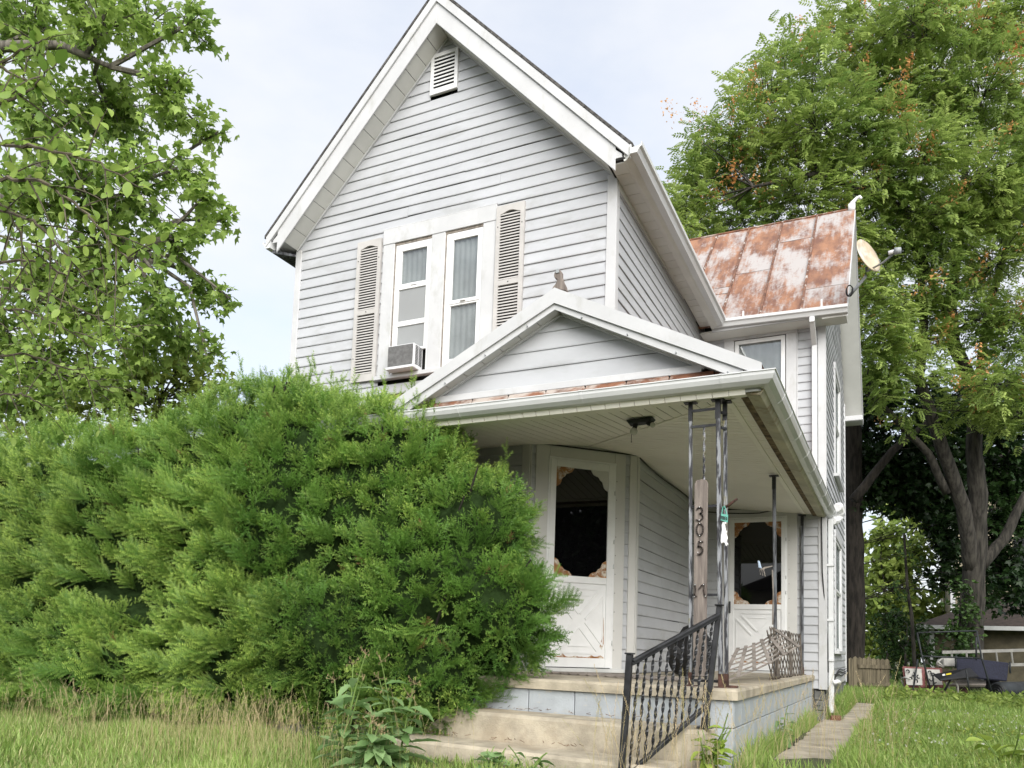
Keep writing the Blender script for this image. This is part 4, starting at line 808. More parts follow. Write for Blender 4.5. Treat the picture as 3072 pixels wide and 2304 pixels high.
MB().hexa([(-.335, 3.18, 1.98), (-.30, 3.18, 1.97), (-.30, 3.21, 1.97), (-.335, 3.21, 1.98), (-.345, 3.18, 2.06), (-.325, 3.18, 2.06), (-.325, 3.21, 2.06), (-.345, 3.21, 2.06)]).build('cap', 'pale_blue', cl2, bevel=.005)
MB().tube([(-.195, 3.245, 1.96), (-.185, 3.25, 1.7), (-.19, 3.245, 1.35)], .008, 5).build('handle', 'grey_wood', cl2)

# trellises of crossing laths
def lath_lattice(name, label, fn, nu, nv, U, V, wd, th, m, step, nrm_fn):
    t = thing(name, tuple(fn(0, 0)), label, 'trellis')
    for fam in (1, -1):
        k = -nv
        while k < nu+nv:
            # lath u = k*step + fam*v
            pts = []
            for v in np.linspace(0, V, 15):
                u = k*step+fam*v*1.0 if fam == 1 else k*step-v+V*0
                if 0 <= u <= U: pts.append((u, v))
            if len(pts) >= 2:
                mb = MB(); P = [np.array(fn(u, v)) for u, v in pts]; Nn = [np.array(nrm_fn(u, v)) for u, v in pts]
                vs = []
                for i, p in enumerate(P):
                    d = nrm(P[min(i+1, len(P)-1)]-P[max(i-1, 0)]); sdv = nrm(np.cross(d, Nn[i])); off = Nn[i]*th*(.5 if fam == 1 else -.5)
                    vs += [p+off+sdv*wd/2+Nn[i]*th*.45, p+off-sdv*wd/2+Nn[i]*th*.45, p+off-sdv*wd/2-Nn[i]*th*.45, p+off+sdv*wd/2-Nn[i]*th*.45]
                n = len(P); fs = [(i*4+j, i*4+(j+1) % 4, (i+1)*4+(j+1) % 4, (i+1)*4+j) for i in range(n-1) for j in range(4)]+[(3, 2, 1, 0), tuple((n-1)*4+j for j in range(4))]
                mb.add(vs, fs).build('lath', m, t)
            k += 1
    return t
# fallen trellis: ramps from the slab up to the side post; a second piece lies flat
def onY(px, py, y):
    d = FWD+RGT*(px-CXP)/FPX-UPV*(py-CYP)/FPX; return CAM+d*((y-CAM[1])/d[1])
def patch_trellis(label, A, B, C, D, nu, nv, wu, wv_, bend=0):
    t = thing('trellis', tuple(A), label, 'trellis')
    def F(u, v): return (A*(1-u)+D*u)*(1-v)+(B*(1-u)+C*u)*v+np.array([0, 0, bend*math.sin(math.pi*u)])
    N_ = nrm(np.cross(D-A, B-A)); N_ = N_ if N_[2] > 0 else -N_
    def lath(pts, w_, off):
        vs = []; P = [p+N_*off for p in pts]
        for i, p in enumerate(P):
            d = nrm(P[min(i+1, len(P)-1)]-P[max(i-1, 0)]); sv = nrm(np.cross(d, N_)); vs += [p+sv*w_/2+N_*.004, p-sv*w_/2+N_*.004, p-sv*w_/2-N_*.004, p+sv*w_/2-N_*.004]
        n = len(P); MB().add(vs, [(i*4+j, i*4+(j+1) % 4, (i+1)*4+(j+1) % 4, (i+1)*4+j) for i in range(n-1) for j in range(4)]+[(3, 2, 1, 0), tuple((n-1)*4+j for j in range(4))]).build('lath', 'grey_wood', t)
    for i in range(nv): lath([F(u, (i+.02+.03*math.sin(i*3))/(nv-1)) for u in np.linspace(0-.06*(i % 2), 1.03, 8)], wv_, -.0045)
    for i in range(nu): lath([F(i/(nu-1), v) for v in np.linspace(-.05, 1.06, 8)], wu, .0045)
patch_trellis('fallen grey wooden trellis ramping from the porch floor up to the side post', onY(2165, 2046, 1.0), onY(2212, 1950, 2.2), onY(2330, 1893, 3.05), onY(2392, 1938, 2.3), 6, 7, .034, .022, -.03)
patch_trellis('flat grey wooden trellis lying on the porch slab before the corner door', np.array([-2.05, 1.25, .768]), np.array([-1.75, 1.75, .768]), np.array([-.45, 1.6, .768]), np.array([-.55, .85, .768]), 16, 6, .026, .026)
def f_up(u, v): return np.array([-.135+.02*math.sin(u*5)-.05*v, 2.62+u, .765+v])
lath_lattice('trellis', 'dark upright wooden trellis standing between the two side porch posts', f_up, 40, 8, 3.2, .54, .024, .009, 'trellis_dark', .17, lambda u, v: np.array([1.0, 0, .05]))

# black bag behind the number board
BG = onY(2076, 1960, 2.75); bag = MB(); vs = []; fs = []; n = 14; m2 = 20
for i in range(n+1):
    th = math.pi*i/n
    for j in range(m2):
        ph = 2*math.pi*j/m2; r = 1+.10*math.sin(3*ph+2*th)+.07*math.sin(7*ph)*math.sin(th)+.05*math.sin(11*ph+5*th)
        vs.append((BG[0]+.25*r*math.sin(th)*math.cos(ph), BG[1]+.25*r*math.sin(th)*math.sin(ph), max(.758, .98+.27*math.cos(th)*(1+.25*(th < .6)))))
fs = [(i*m2+j, (i+1)*m2+j, (i+1)*m2+(j+1) % m2, i*m2+(j+1) % m2) for i in range(n) for j in range(m2)]
tag(bag.add(vs, fs).build('rubbish_bag', 'black_plastic'), 'lumpy black rubbish bag standing on the porch against the side wall', 'bag')

# window air conditioner
ac = thing('air_conditioner', (-4.15, 1.5, 4.2), 'white window air conditioner with dented grey rear grille under left upper sash', 'air conditioner')
a0, a1, y0, y1, z0, z1 = -4.335, -3.965, 1.56, 1.76, 4.215, 4.50
MB().box((a0, y0, z0), (a1, y1, z1)).build('body', 'ac_body', ac, bevel=.012)
MB().box((a0+.012, y0-.006, z0+.03), (a1-.012, y0-.001, z1-.012)).build('grille', 'ac_grille', ac)
for i in range(22): MB().box((a0+.014, y0-.010, z0+.036+i*.0108), (a1-.014, y0-.0062, z0+.040+i*.0108)).build('fin', 'ac_grille', ac)
MB().box((a0-.006, y0-.02, z0-.012), (a1+.006, y1, z0+.018)).build('base_pan', 'ac_body', ac, bevel=.004)
for i in range(13):
    for k in range(2): MB().box((a1-.002, y0+.03+k*.075, z0+.04+i*.018), (a1+.003, y0+.09+k*.075, z0+.049+i*.018)).build('side_slot', 'charcoal', ac)

# satellite dish
dd = thing('satellite_dish', (.48, 5.68, 5.95), 'small round satellite dish with tan stains on a bent grey arm at the roof corner', 'satellite dish')
o0 = np.array([.475, 5.70, 5.92])
K = 1072/1976
def dp(a, b, y): 
    d = (FWD + RGT*((2000+a*K)-CXP)/FPX - UPV*((b*K)-CYP)/FPX); return CAM+d*((y-CAM[1])/d[1])
pc = dp(1112, 1415, 5.55); tip = dp(1272, 1388, 5.30); elb = dp(1100, 1530, 5.60); mnt = dp(1012, 1635, 5.70)
MB().tube([mnt, mnt+(elb-mnt)*.4, elb, dp(1105, 1480, 5.6)], .022, 8).build('mast', 'grey_metal', dd, True)
MB().tube([dp(1108, 1500, 5.62), dp(1200, 1450, 5.45), tip], .014, 8).build('feed_arm', 'grey_metal', dd, True)
MB().tube([tip+np.array([-.10, .02, -.0]), tip+np.array([-.02, .02, .01])], .028, 8).build('feed_horn', 'white_plastic', dd, True)
MB().tube([tip+np.array([-.02, .02, .01]), tip+np.array([.045, -.0, .0])], [.05, .045], 8).build('lnb', 'grey_metal', dd, True)
nd_ = nrm(np.array([.80, -.52, .30])); ua = nrm(np.cross(nd_, (0, 0, 1))); ub = np.cross(ua, nd_); mb = MB(); vs = []; fs = []
for s_, off in ((1, 0), (-1, -.012)):
    for i in range(6):
        r = .245*i/5
        for j in range(28): t = 2*math.pi*j/28; vs.append(pc+ua*r*math.cos(t)*.92+ub*r*1.08*math.sin(t)+nd_*(.045*(r/.245)**2+off-.03))
for h in range(2): fs += [((h*6+i)*28+j, (h*6+i)*28+(j+1) % 28, (h*6+i+1)*28+(j+1) % 28, (h*6+i+1)*28+j) for i in range(5) for j in range(28)]
fs += [(5*28+j, 5*28+(j+1) % 28, 11*28+(j+1) % 28, 11*28+j) for j in range(28)]
mb.add(vs, fs).build('reflector', 'dish', dd, True)
mb = MB(); cc = mnt+np.array([.0, -.03, .05]); mb.tube([cc+np.array([.05*math.cos(t)*(1-.02*t), -.01*t*.2, .08*math.sin(t)]) for t in np.linspace(0, 19, 60)], .006, 4); mb.build('cable_coil', 'wire', dd)

# brick by the path
tag(MB().box((.20, 6.05, .14), (.33, 6.16, .215)).build('brick', 'brick', None, bevel=.006), 'loose dark red brick lying at the edge of the concrete path', 'brick')

# ------------------------------------------------------------------ vegetation templates
def tri_leaf(xs, hw, fold=.10, droop=.18, curl=0):           # ovate leaf along +x, folded on the midrib
    v = []; f = []
    for x, w in zip(xs, hw):
        z = -droop*x*x; v += [(x, 0, z), (x, w, z+fold*w*2), (x, -w, z+fold*w*2)]
    for i in range(len(xs)-1):
        a, b = i*3, (i+1)*3
        for s_ in (1, 2): f += [(a, b, b+s_), (a, b+s_, a+s_)] if s_ == 2 else [(a, b+s_, b), (a, a+s_, b+s_)]
    return np.array(v, float), np.array(f)
ELM = tri_leaf([0, .12, .32, .55, .78, 1], [.0, .15, .27, .28, .17, 0])
LEAF4 = tri_leaf([0, .45, 1], [0, .27, 0])
def palmate():
    pts = []
    for ang, r in [(-150, .30), (-118, .62), (-95, .42), (-62, .86), (-38, .50), (-20, .60), (0, 1.05), (20, .60), (38, .50), (62, .86), (95, .42), (118, .62), (150, .30)]:
        pts.append((.18+r*math.cos(rad(ang))*.75, r*math.sin(rad(ang))*.75, -.22*r*r+.06*math.sin(rad(ang*3))))
    v = [(.18, 0, 0)]+pts; n = len(pts)
    return np.array(v, float), np.array([(0, i+1, i+2) for i in range(n-1)]+[(0, n, 1)])
SYC = palmate()
def pinnate(n=6):
    v = []; f = []
    for i in range(n):
        x = .15+.75*i/(n-1); L_ = .30*(1-.35*abs(i/(n-1)-.45)); z0 = -.22*x*x
        for s_ in (1, -1):
            a = rad(58+random.uniform(-10, 10))*s_; d = np.array([math.cos(a), math.sin(a)]); p = np.array([-d[1], d[0]])*.068; b = np.array([x, 0]); k = len(v)
            dz = random.uniform(-.06, .02)
            v += [(*b, z0), (*(b+d*L_*.5+p), z0+dz*.5+.02), (*(b+d*L_), z0+dz-.05), (*(b+d*L_*.5-p), z0+dz*.5-.01)]; f += [(k, k+1, k+2), (k, k+2, k+3)]
    k = len(v); v += [(.92, 0, -.19), (1.05, .06, -.23), (1.22, 0, -.3), (1.05, -.06, -.25)]; f += [(k, k+1, k+2), (k, k+2, k+3)]
    k = len(v); v += [(0, .008, 0), (0, -.008, 0), (.95, 0, -.2)]; f += [(k, k+1, k+2)]
    return np.array(v, float), np.array(f)
def pods():
    v = []; f = []
    for i in range(60):
        a, h, r = random.uniform(0, 6.28), random.uniform(0, 1), random.uniform(.05, .5); c = np.array([h, r*math.cos(a)*(1-h*.6), r*math.sin(a)*(1-h*.6)-.1*h]); k = len(v)
        for _ in range(3): v.append(c+np.array([random.uniform(-.055, .055) for _ in range(3)]))
        f.append((k, k+1, k+2))
    return np.array(v), np.array(f)

def yew_spray(flat=True, seed=0):
    r_ = random.Random(seed); v = []; f = []; age = []
    def needles(p, d, L_, n, nl, base_age, radial):
        base_age += r_.uniform(-.1, .4)
        d = nrm(d); side = nrm(np.cross((0, 0, 1), d)) if abs(d[2]) < .95 else np.array([1.0, 0, 0]); upn = np.cross(d, side)
        for i in range(n):
            t = (i+.5)/n; c = p+d*L_*t
            for s_ in (1, -1):
                if radial: a = r_.uniform(0, 6.28); o_ = side*math.cos(a)+upn*math.sin(a)
                else: o_ = side*s_+upn*r_.uniform(-.15, .45)
                q_ = nrm(d*r_.uniform(.45, .9)+o_); l = nl*r_.uniform(.8, 1.1)*(1-.45*max(0, t-.75)/.25); k = len(v)
                wv = d*.0040
                v.extend([c-wv, c+wv, c+q_*l+upn*.004]); f.append((k, k+1, k+2)); ag = min(1, base_age+.8*t*t); age.extend([ag]*3)
        k = len(v); v.extend([p+side*.002, p-side*.002, p+d*L_]); f.append((k, k+1, k+2)); age.extend([base_age*.5]*3)
    if flat:
        main = np.array([1, 0, .12]); Lm = .26; needles(np.zeros(3), main, Lm, 17, .026, .05, False)
        for i in range(9):
            t = .08+.82*i/8; p = nrm(main)*Lm*t; s_ = 1 if i % 2 else -1; L2 = .125*(1-.55*t)+.02
            needles(p, np.array([.75, .72*s_, r_.uniform(-.05, .25)]), L2, max(5, int(L2/.0125)), .024, .0, False)
    else:
        needles(np.zeros(3), np.array([1, 0, 0.0]), .19, 18, .025, .05, True)
        for i in range(6):
            a = i*2.4+r_.uniform(-.3, .3); t = .12+.11*i; p = np.array([.17*t, 0, 0]); L2 = .085*(1-.4*t)+.02
            needles(p, np.array([.85, .62*math.cos(a), .62*math.sin(a)]), L2, max(6, int(L2/.010)), .023, .0, True)
    return np.array(v, float), np.array(f), np.array(age)

# ------------------------------------------------------------------ yew shrubs
def wob(P, k, seed): return np.sin(P[:, 0]*k+seed)*np.sin(P[:, 1]*k*1.13+seed*2.1)+np.sin(P[:, 2]*k*.93+seed*.7+P[:, 0]*k*.4)*.8
def yew(name, label, base, blobs, nspr, style, groupd=None):
    t = thing(name, base, label, 'shrub')
    C_ = np.array([b[0] for b in blobs], float); R_ = np.array([b[1] for b in blobs], float)
    wgt = (R_[:, 0]*R_[:, 2]+R_[:, 0]*R_[:, 1]); wgt /= wgt.sum()
    n0 = 24000; bi = rng.choice(len(blobs), n0, p=wgt); d = rng.normal(size=(n0, 3)); d /= np.linalg.norm(d, axis=1, keepdims=True)
    P = C_[bi]+d*R_[bi]; Nn = d/R_[bi]; Nn /= np.linalg.norm(Nn, axis=1, keepdims=True)
    keep = P[:, 2] > .03+.12*rng.random(n0)
    for c, r in zip(C_, R_): keep &= (((P-c)/r)**2).sum(1) > .93
    keep &= (P[:, 1] < .65) | (rng.random(n0) < .3)
    P, Nn = P[keep], Nn[keep]
    sel_ = []; cell = {}; rmin = .135                        # spaced-out clump positions, so that gaps stay between them
    for i in range(len(P)):
        k = tuple((P[i]/rmin).astype(int)); ok = True
        for dx in (-1, 0, 1):
            for dy in (-1, 0, 1):
                for dz in (-1, 0, 1):
                    for j in cell.get((k[0]+dx, k[1]+dy, k[2]+dz), ()):
                        if ((P[j]-P[i])**2).sum() < rmin*rmin: ok = False; break
                    if not ok: break
                if not ok: break
            if not ok: break
        if ok: sel_.append(i); cell.setdefault(k, []).append(i)
    P, Nn = P[sel_], Nn[sel_]; nc = len(P)
    P = P+Nn*(.07*np.clip(wob(P, 3.1, 2.2), -1.2, 1.2)-.10*rng.random(nc)**2)[:, None]
    up = np.array([0, 0, 1.0]); top_c = Nn[:, 2] > .55; low = np.clip((1.7-P[:, 2])/1.3, 0, 1)[:, None]; Jc = rng.normal(size=(nc, 3))*.20
    if style == 'L': Dc = Nn*.60+np.array([-.60, -.22, .16])+up*.30*(1-low)+Jc
    else: Dc = Nn*.90+up*(.50-.35*low)+Jc
    Dc[top_c] = Nn[top_c]*.45+up*.95+Jc[top_c]
    Dc /= np.linalg.norm(Dc, axis=1, keepdims=True)
    flat_c = (rng.random(nc) < (.75 if style == 'L' else .14)) & ~top_c
    tint_c = np.clip(.5+.3*wob(P, 1.5, .4)+rng.normal(size=nc)*.15, 0, 1); young_c = np.clip((.54 if style == 'L' else .40)+.30*wob(P, 2.1, 5.1)+rng.normal(size=nc)*.22+(.22 if style == 'L' else 0), 0, 1)
    csz = rng.uniform(.75, 1.25, nc); m_per = 6; rep = np.repeat(np.arange(nc), m_per); n = len(rep); jj = np.tile(np.arange(m_per), nc)
    D = Dc[rep]; sideb = np.cross(D, np.broadcast_to(up, D.shape)); sideb /= np.linalg.norm(sideb, axis=1, keepdims=True)+1e-6
    fl = flat_c[rep]; ang = (jj-(m_per-1)/2)*.26+rng.normal(size=n)*.08
    Jn = rng.normal(size=(n, 3))*.42
    D = np.where(fl[:, None], D+sideb*np.tan(ang)[:, None]+rng.normal(size=(n, 3))*.10, D+Jn)
    lead = jj == 0
    P0 = P[rep]-Dc[rep]*.15+rng.normal(size=(n, 3))*.022
    top = top_c[rep]; Vs, Fs, Ts, As = [], [], [], []; off = 0
    T_ = [yew_spray(True, 1), yew_spray(True, 2), yew_spray(True, 3), yew_spray(False, 4), yew_spray(False, 5), yew_spray(False, 6)]
    pick = np.where(fl, rng.integers(0, 3, n), rng.integers(3, 6, n))
    young = np.clip(young_c[rep]+rng.normal(size=n)*.12, 0, 1); tint = np.clip(tint_c[rep]+rng.normal(size=n)*.10, 0, 1)
    upn = Nn[rep]*.8+up*.7
    for k in range(6):
        mk = pick == k; m_ = int(mk.sum())
        if not m_: continue
        roll = rng.normal(size=m_)*(.25 if k < 3 else 3)
        R = frames(D[mk], roll, upn[mk]); sc = (csz[rep]*rng.uniform(.85, 1.2, n))[mk]
        V, F = scatter(T_[k][0], T_[k][1], R, P0[mk], sc)
        Vs.append(V); Fs.append(F+off); off += len(V); nv = len(T_[k][0]); Ts.append(np.repeat(tint[mk], nv)); As.append((np.outer(young[mk], T_[k][2])).ravel())
    dk = rng.choice(n, 70, replace=False)                    # a few dead brown sprays
    V, F = scatter(T_[4][0], T_[4][1], frames(D[dk], rng.random(70)*6), P0[dk]+D[dk]*.03, np.full(70, .8)); tag(big_mesh('dead_sprays', V, F, 'dead_needle', t, {'tint': np.repeat(rng.random(70), len(T_[4][0]))}), kind='stuff')
    P = P0
    # long upright leaders on top
    r2 = random.Random(9); lv, lf, la = [], [], []           # one upright leader: needles round a stem, a few short side shoots
    def ned(p, d, L_, nn, nl_):
        d = nrm(np.array(d, float)); s1 = nrm(np.cross(d, (.3, .5, .8))); s2 = np.cross(d, s1)
        for i in range(nn):
            t_ = (i+.5)/nn; c = p+d*L_*t_; a_ = i*2.4; q_ = nrm(d*.75+s1*math.cos(a_)+s2*math.sin(a_)); k = len(lv); lv.extend([c-d*.004, c+d*.004, c+q_*nl_*(1-.5*max(0, t_-.8)/.2)]); lf.append((k, k+1, k+2)); la.extend([.25+.5*t_]*3)
        k = len(lv); lv.extend([p+s1*.004, p-s1*.004, p+d*L_]); lf.append((k, k+1, k+2)); la.extend([0]*3)
    ned(np.zeros(3), (1, 0, 0), .42, 64, .030)
    for i in range(5): a_ = i*2.5; ned(np.array([.05+.06*i, 0, 0]), (.8, .6*math.cos(a_), .6*math.sin(a_)), .13-.012*i, 22, .026)
    lv, lf, la = np.array(lv), np.array(lf), np.array(la)
    tp = P[top]; nl = 110; sel = tp[rng.integers(0, len(tp), nl)]; sel = sel[np.argsort(-sel[:, 2])][:90]; nl = len(sel)
    V, F = scatter(lv, lf, frames(np.tile(up, (nl, 1))+rng.normal(size=(nl, 3))*.16, rng.random(nl)*6), sel, rng.uniform(.6, 1.25, nl)); Vs.append(V); Fs.append(F+off); Ts.append(np.repeat(rng.random(nl)*.7, len(lv))); As.append(np.tile(la*.6, nl))
    fo_ = big_mesh('foliage', np.concatenate(Vs), np.concatenate(Fs), 'yew', t, {'tint': np.concatenate(Ts), 'age': np.concatenate(As)}); tag(fo_, kind='stuff')
    mb = MB()                                                # branches inside
    for c, r in zip(C_, R_):
        for i in range(9):
            e = c+np.array([random.uniform(-.75, .75)*r[0], random.uniform(-.75, .75)*r[1], random.uniform(-.2, .8)*r[2]]); b = np.array(base)+np.array([random.uniform(-.3, .3), random.uniform(-.2, .2), 0]); mid = (b+e)/2+np.array([0, 0, -.2]); mb.tube([b, mid, e], [.035, .022, .008], 5)
    tag(mb.build('branches', 'bark_dark', t), kind='stuff')
    cb_ = MB()                                               # dense core of the shrub, coloured dark for the shade between sprays
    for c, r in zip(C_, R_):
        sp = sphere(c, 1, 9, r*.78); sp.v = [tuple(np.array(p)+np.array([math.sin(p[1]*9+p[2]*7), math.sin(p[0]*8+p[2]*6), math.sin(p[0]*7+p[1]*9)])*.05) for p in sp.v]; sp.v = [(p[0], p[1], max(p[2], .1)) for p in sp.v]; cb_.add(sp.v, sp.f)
    cb_.build('shade_core', 'yew_shade', t)
    return t
yew('yew_shrub', 'tall bushy dark green yew shrub overhanging the left end of the porch steps', (-3.4, .4, .1),
    [((-2.85, .15, 1.45), (1.10, .85, 1.15)), ((-3.5, .30, 2.25), (1.2, .85, 1.1)), ((-2.45, .20, 1.95), (.68, .6, .78)), ((-4.25, .2, 1.95), (1.0, .9, 1.65)), ((-2.7, -.10, .75), (.80, .65, .65)), ((-2.15, .05, 1.35), (.68, .55, .66)), ((-3.5, -.2, .95), (.9, .75, .8))], 4300, 'R')
yew('yew_shrub', 'broad spreading yew shrub with pale green flat sprays at the left edge', (-6.2, .2, .1),
    [((-5.3, .15, 1.85), (1.15, .95, 1.80)), ((-6.4, .1, 1.7), (1.2, 1.0, 1.72)), ((-7.6, .0, 1.75), (1.25, 1.0, 1.68)), ((-4.8, -.25, .95), (.95, .75, .85)), ((-6.0, -.35, .9), (1.1, .75, .8)), ((-7.2, -.4, .9), (1.1, .8, .85)), ((-5.0, .3, 2.6), (.8, .75, 1.15)), ((-8.7, .1, 1.75), (1.0, 1.0, 1.65)), ((-5.9, .0, 2.6), (.55, .5, .85)), ((-4.6, .2, 2.95), (.42, .45, .85))], 5300, 'L')

# ------------------------------------------------------------------ trees
def tree(name, label, trunks, blobs, leaf, leafm, size, ntw, nlf, barkm='bark', droop=.3, pod=0, cat='tree', twr=.010, leaf2=None, flat=.5, limb_r=.05, vsq=.85):
    """trunks: list of ([points],[radii]); blobs: (centre, radius) of leaf masses"""
    t = thing(name, tuple(trunks[0][0][0]), label, cat)
    nodes = []
    for k, (pts, rr) in enumerate(trunks):
        P = [np.array(p, float) for p in pts]; Q, Rr = [], []
        for i in range(len(P)-1):
            for u in (0, .25, .5, .75): Q.append(P[i]*(1-u)+P[i+1]*u+np.array([random.uniform(-1, 1), random.uniform(-1, 1), 0])*rr[i]*.12*(u > 0)); Rr.append(rr[i]*(1-u)+rr[i+1]*u)
        Q.append(P[-1]); Rr.append(rr[-1]); nodes += Q
        MB().tube(Q, Rr, 10).build('trunk' if k == 0 else 'limb', barkm, t, True)
    nodes = np.array(nodes); br = MB(); LP, LD = [], []; PP_, PD = [], []
    for (c, r) in blobs:
        c = np.array(c, float); r = np.array(r if hasattr(r, '__len__') else (r, r, r*vsq), float)
        dist = np.linalg.norm(nodes-c, axis=1)+np.maximum(0, nodes[:, 2]-c[2])*1.5; s0 = nodes[dist.argmin()]
        mid = (s0+c)/2+np.array([random.uniform(-.2, .2), random.uniform(-.2, .2), .12*np.linalg.norm(c-s0)])
        br.tube([s0, mid, c], [limb_r, limb_r*.7, limb_r*.35], 5, False)
        m_ = max(4, int(ntw*np.prod(r)**(1/1.5)))
        for i in range(m_):
            d = nrm(rng.normal(size=3)); e = c+d*r*rng.uniform(.55, 1.08); st_ = c+(mid-c)*rng.uniform(0, .5)+d*r*.1
            k = (st_+e)/2+rng.normal(size=3)*.12*r.mean()+np.array([0, 0, .08*r.mean()])
            br.tube([st_, k, e], [twr*1.6, twr, twr*.4], 3, False)
            tl = rng.uniform(.25, 1.05, nlf)[:, None]; pos = (1-tl)**2*st_+2*(1-tl)*tl*k+tl**2*e
            pos = pos+rng.normal(size=pos.shape)*size*.55
            LP.append(pos); LD.append(d*(.55 if droop > .1 else .9)*np.array([1, 1, 1 if droop > .1 else .35])+rng.normal(size=pos.shape)*(.6 if droop > .1 else .42)*np.array([1, 1, .6 if droop < .1 else 1])+np.array([0, 0, -droop]))
            if pod and rng.random() < pod: PP_.append(e); PD.append(d*.4+np.array([0, 0, .5]))
    tag(br.build('branches', barkm, t), kind='stuff')
    LP = np.concatenate(LP); LD = np.concatenate(LD); n = len(LP)
    tint = np.clip(rng.normal(.5, .24, n)+.18*np.sin(LP[:, 0]*1.9+LP[:, 2]*1.3), 0, 1)
    tpl = leaf if isinstance(leaf, list) else [leaf]; pick = rng.integers(0, len(tpl), n)
    Vs, Fs, Ts = [], [], []; off = 0
    for k, (tv, tf) in enumerate(tpl):
        mk = pick == k; R = frames(LD[mk], rng.normal(size=mk.sum())*flat); V, F = scatter(tv, tf, R, LP[mk], size*rng.uniform(.7, 1.2, mk.sum())); Vs.append(V); Fs.append(F+off); off += len(V); Ts.append(np.repeat(tint[mk], len(tv)))
    tag(big_mesh('crown', np.concatenate(Vs), np.concatenate(Fs), leafm, t, {'tint': np.concatenate(Ts)}), kind='stuff')
    if PP_:
        tv, tf = pods(); PP_ = np.array(PP_); V, F = scatter(tv, tf, frames(np.array(PD)), PP_, rng.uniform(.55, 1.0, len(PP_))); tag(big_mesh('seed_clusters', V, F, 'pod', t, {'tint': np.repeat(rng.random(len(PP_)), len(tv))}), kind='stuff')
    return t
def bl(lst, d0, ppm=None): return [(at(x, y, d), r/(FPX/d)) for (x, y, r, *dd) in lst for d in [dd[0] if dd else d0+random.uniform(-.8, .8)]]

tree('sycamore_tree', 'tall sycamore tree with lobed olive green leaves filling the upper left',
     [([at(-420, 1960, 13), at(-380, 1200, 13), at(-250, 500, 12.6), at(-120, 100, 12.2)], [.34, .28, .2, .12]), ([at(-250, 500, 12.6), at(0, 140, 12), at(180, 135, 11.8), at(330, 200, 11.6)], [.12, .09, .06, .03]),
      ([at(-340, 900, 12.8), at(150, 480, 12.2), at(270, 600, 12), at(360, 720, 12), at(420, 760, 12)], [.12, .08, .06, .045, .02])],
     bl([(90, 60, 170), (300, 70, 170), (470, 60, 120), (575, 70, 85), (120, 330, 170), (330, 330, 180), (510, 300, 130), (600, 380, 70), (655, 395, 40), (210, 560, 170), (400, 560, 170), (540, 500, 100), (610, 590, 60), (330, 780, 170), (520, 720, 110), (620, 660, 60), (670, 660, 38), (480, 900, 130), (610, 850, 60), (690, 895, 40), (640, 900, 45), (150, 850, 180), (560, 1040, 90), (400, 1040, 140), (620, 1070, 50), (200, 1100, 160), (40, 600, 150), (30, 1000, 150), (40, 1180, 120), (250, 960, 130), (330, 1150, 110), (140, 1230, 90)], 12),
     SYC, 'sycamore_leaf', .13, 68, 15, 'bark_pale', twr=.008, limb_r=.04)
tree('maple_sapling', 'pale lime green young maple behind the yew at far left', [([at(480, 1890, 15), at(470, 1400, 15), at(480, 1200, 15)], [.07, .05, .03])],
     bl([(560, 1110, 80), (640, 1110, 60), (470, 1130, 90), (370, 1160, 90), (600, 1190, 70), (680, 1160, 45), (620, 1050, 40), (520, 1060, 80), (420, 1090, 90), (300, 1180, 90), (560, 1200, 90), (460, 1220, 90), (60, 1160, 110), (160, 1250, 100), (260, 1230, 90), (20, 1290, 90), (130, 1120, 90), (360, 1250, 70)], 15), SYC, 'lime_leaf', .15, 40, 12, twr=.006, limb_r=.02)

# near elm: its larger leaves are single objects
elm = thing('elm_tree', tuple(at(-900, 2350, 6.0)), 'leafy elm branches with large oval leaves reaching in from the left edge', 'tree')
e0 = at(-900, 2350, 6.0); e1 = at(-760, 1200, 5.8); e2 = at(-600, 300, 5.4)
MB().tube([e0-np.array([0, 0, .3]), (e0+e1)/2, e1, e2], [.14, .12, .10, .06], 10).build('trunk', 'bark', elm, True)
eb = [([(-560, 250, 5.2), (-60, 230, 5), (60, 150, 4.9), (150, 110, 4.8)], 1), ([(-580, 420, 5.3), (-40, 330, 5), (90, 270, 4.9), (170, 190, 4.8)], 1), ([(-600, 480, 5.4), (-50, 430, 5), (110, 440, 4.8), (280, 485, 4.7), (430, 560, 4.6)], 1.0), ([(-620, 600, 5.4), (-40, 530, 5), (130, 545, 4.8), (260, 640, 4.7), (350, 740, 4.7), (440, 825, 4.6)], 1.0),
      ([(-640, 700, 5.5), (-40, 620, 5.2), (100, 660, 5), (200, 760, 5), (265, 860, 5)], .95), ([(-680, 860, 5.6), (-50, 790, 6), (100, 780, 6), (250, 850, 6), (370, 905, 6)], .9), ([(-700, 1000, 5.7), (-60, 930, 6.5), (80, 930, 6.6), (220, 1000, 6.7), (330, 1090, 6.8)], .9), ([(-720, 1150, 5.8), (-80, 1080, 7), (80, 1060, 7), (240, 1120, 7.2), (340, 1180, 7.3)], .9), ([(-560, 160, 5.2), (-40, 180, 5), (60, 235, 4.9), (130, 260, 4.9)], 1), ([(-640, 640, 5.4), (-30, 560, 5.3), (60, 700, 5.4), (110, 860, 5.6)], .9), ([(-700, 1000, 6), (-40, 860, 6.8), (150, 880, 6.9), (300, 960, 7), (420, 1010, 7.1)], .85), ([(-740, 1200, 6.2), (-60, 1190, 7), (60, 1180, 7), (170, 1230, 7)], .9), ([(-680, 700, 6), (-40, 700, 6.5), (120, 740, 6.6), (220, 830, 6.6)], .85)]
LPs = []
twm = MB()
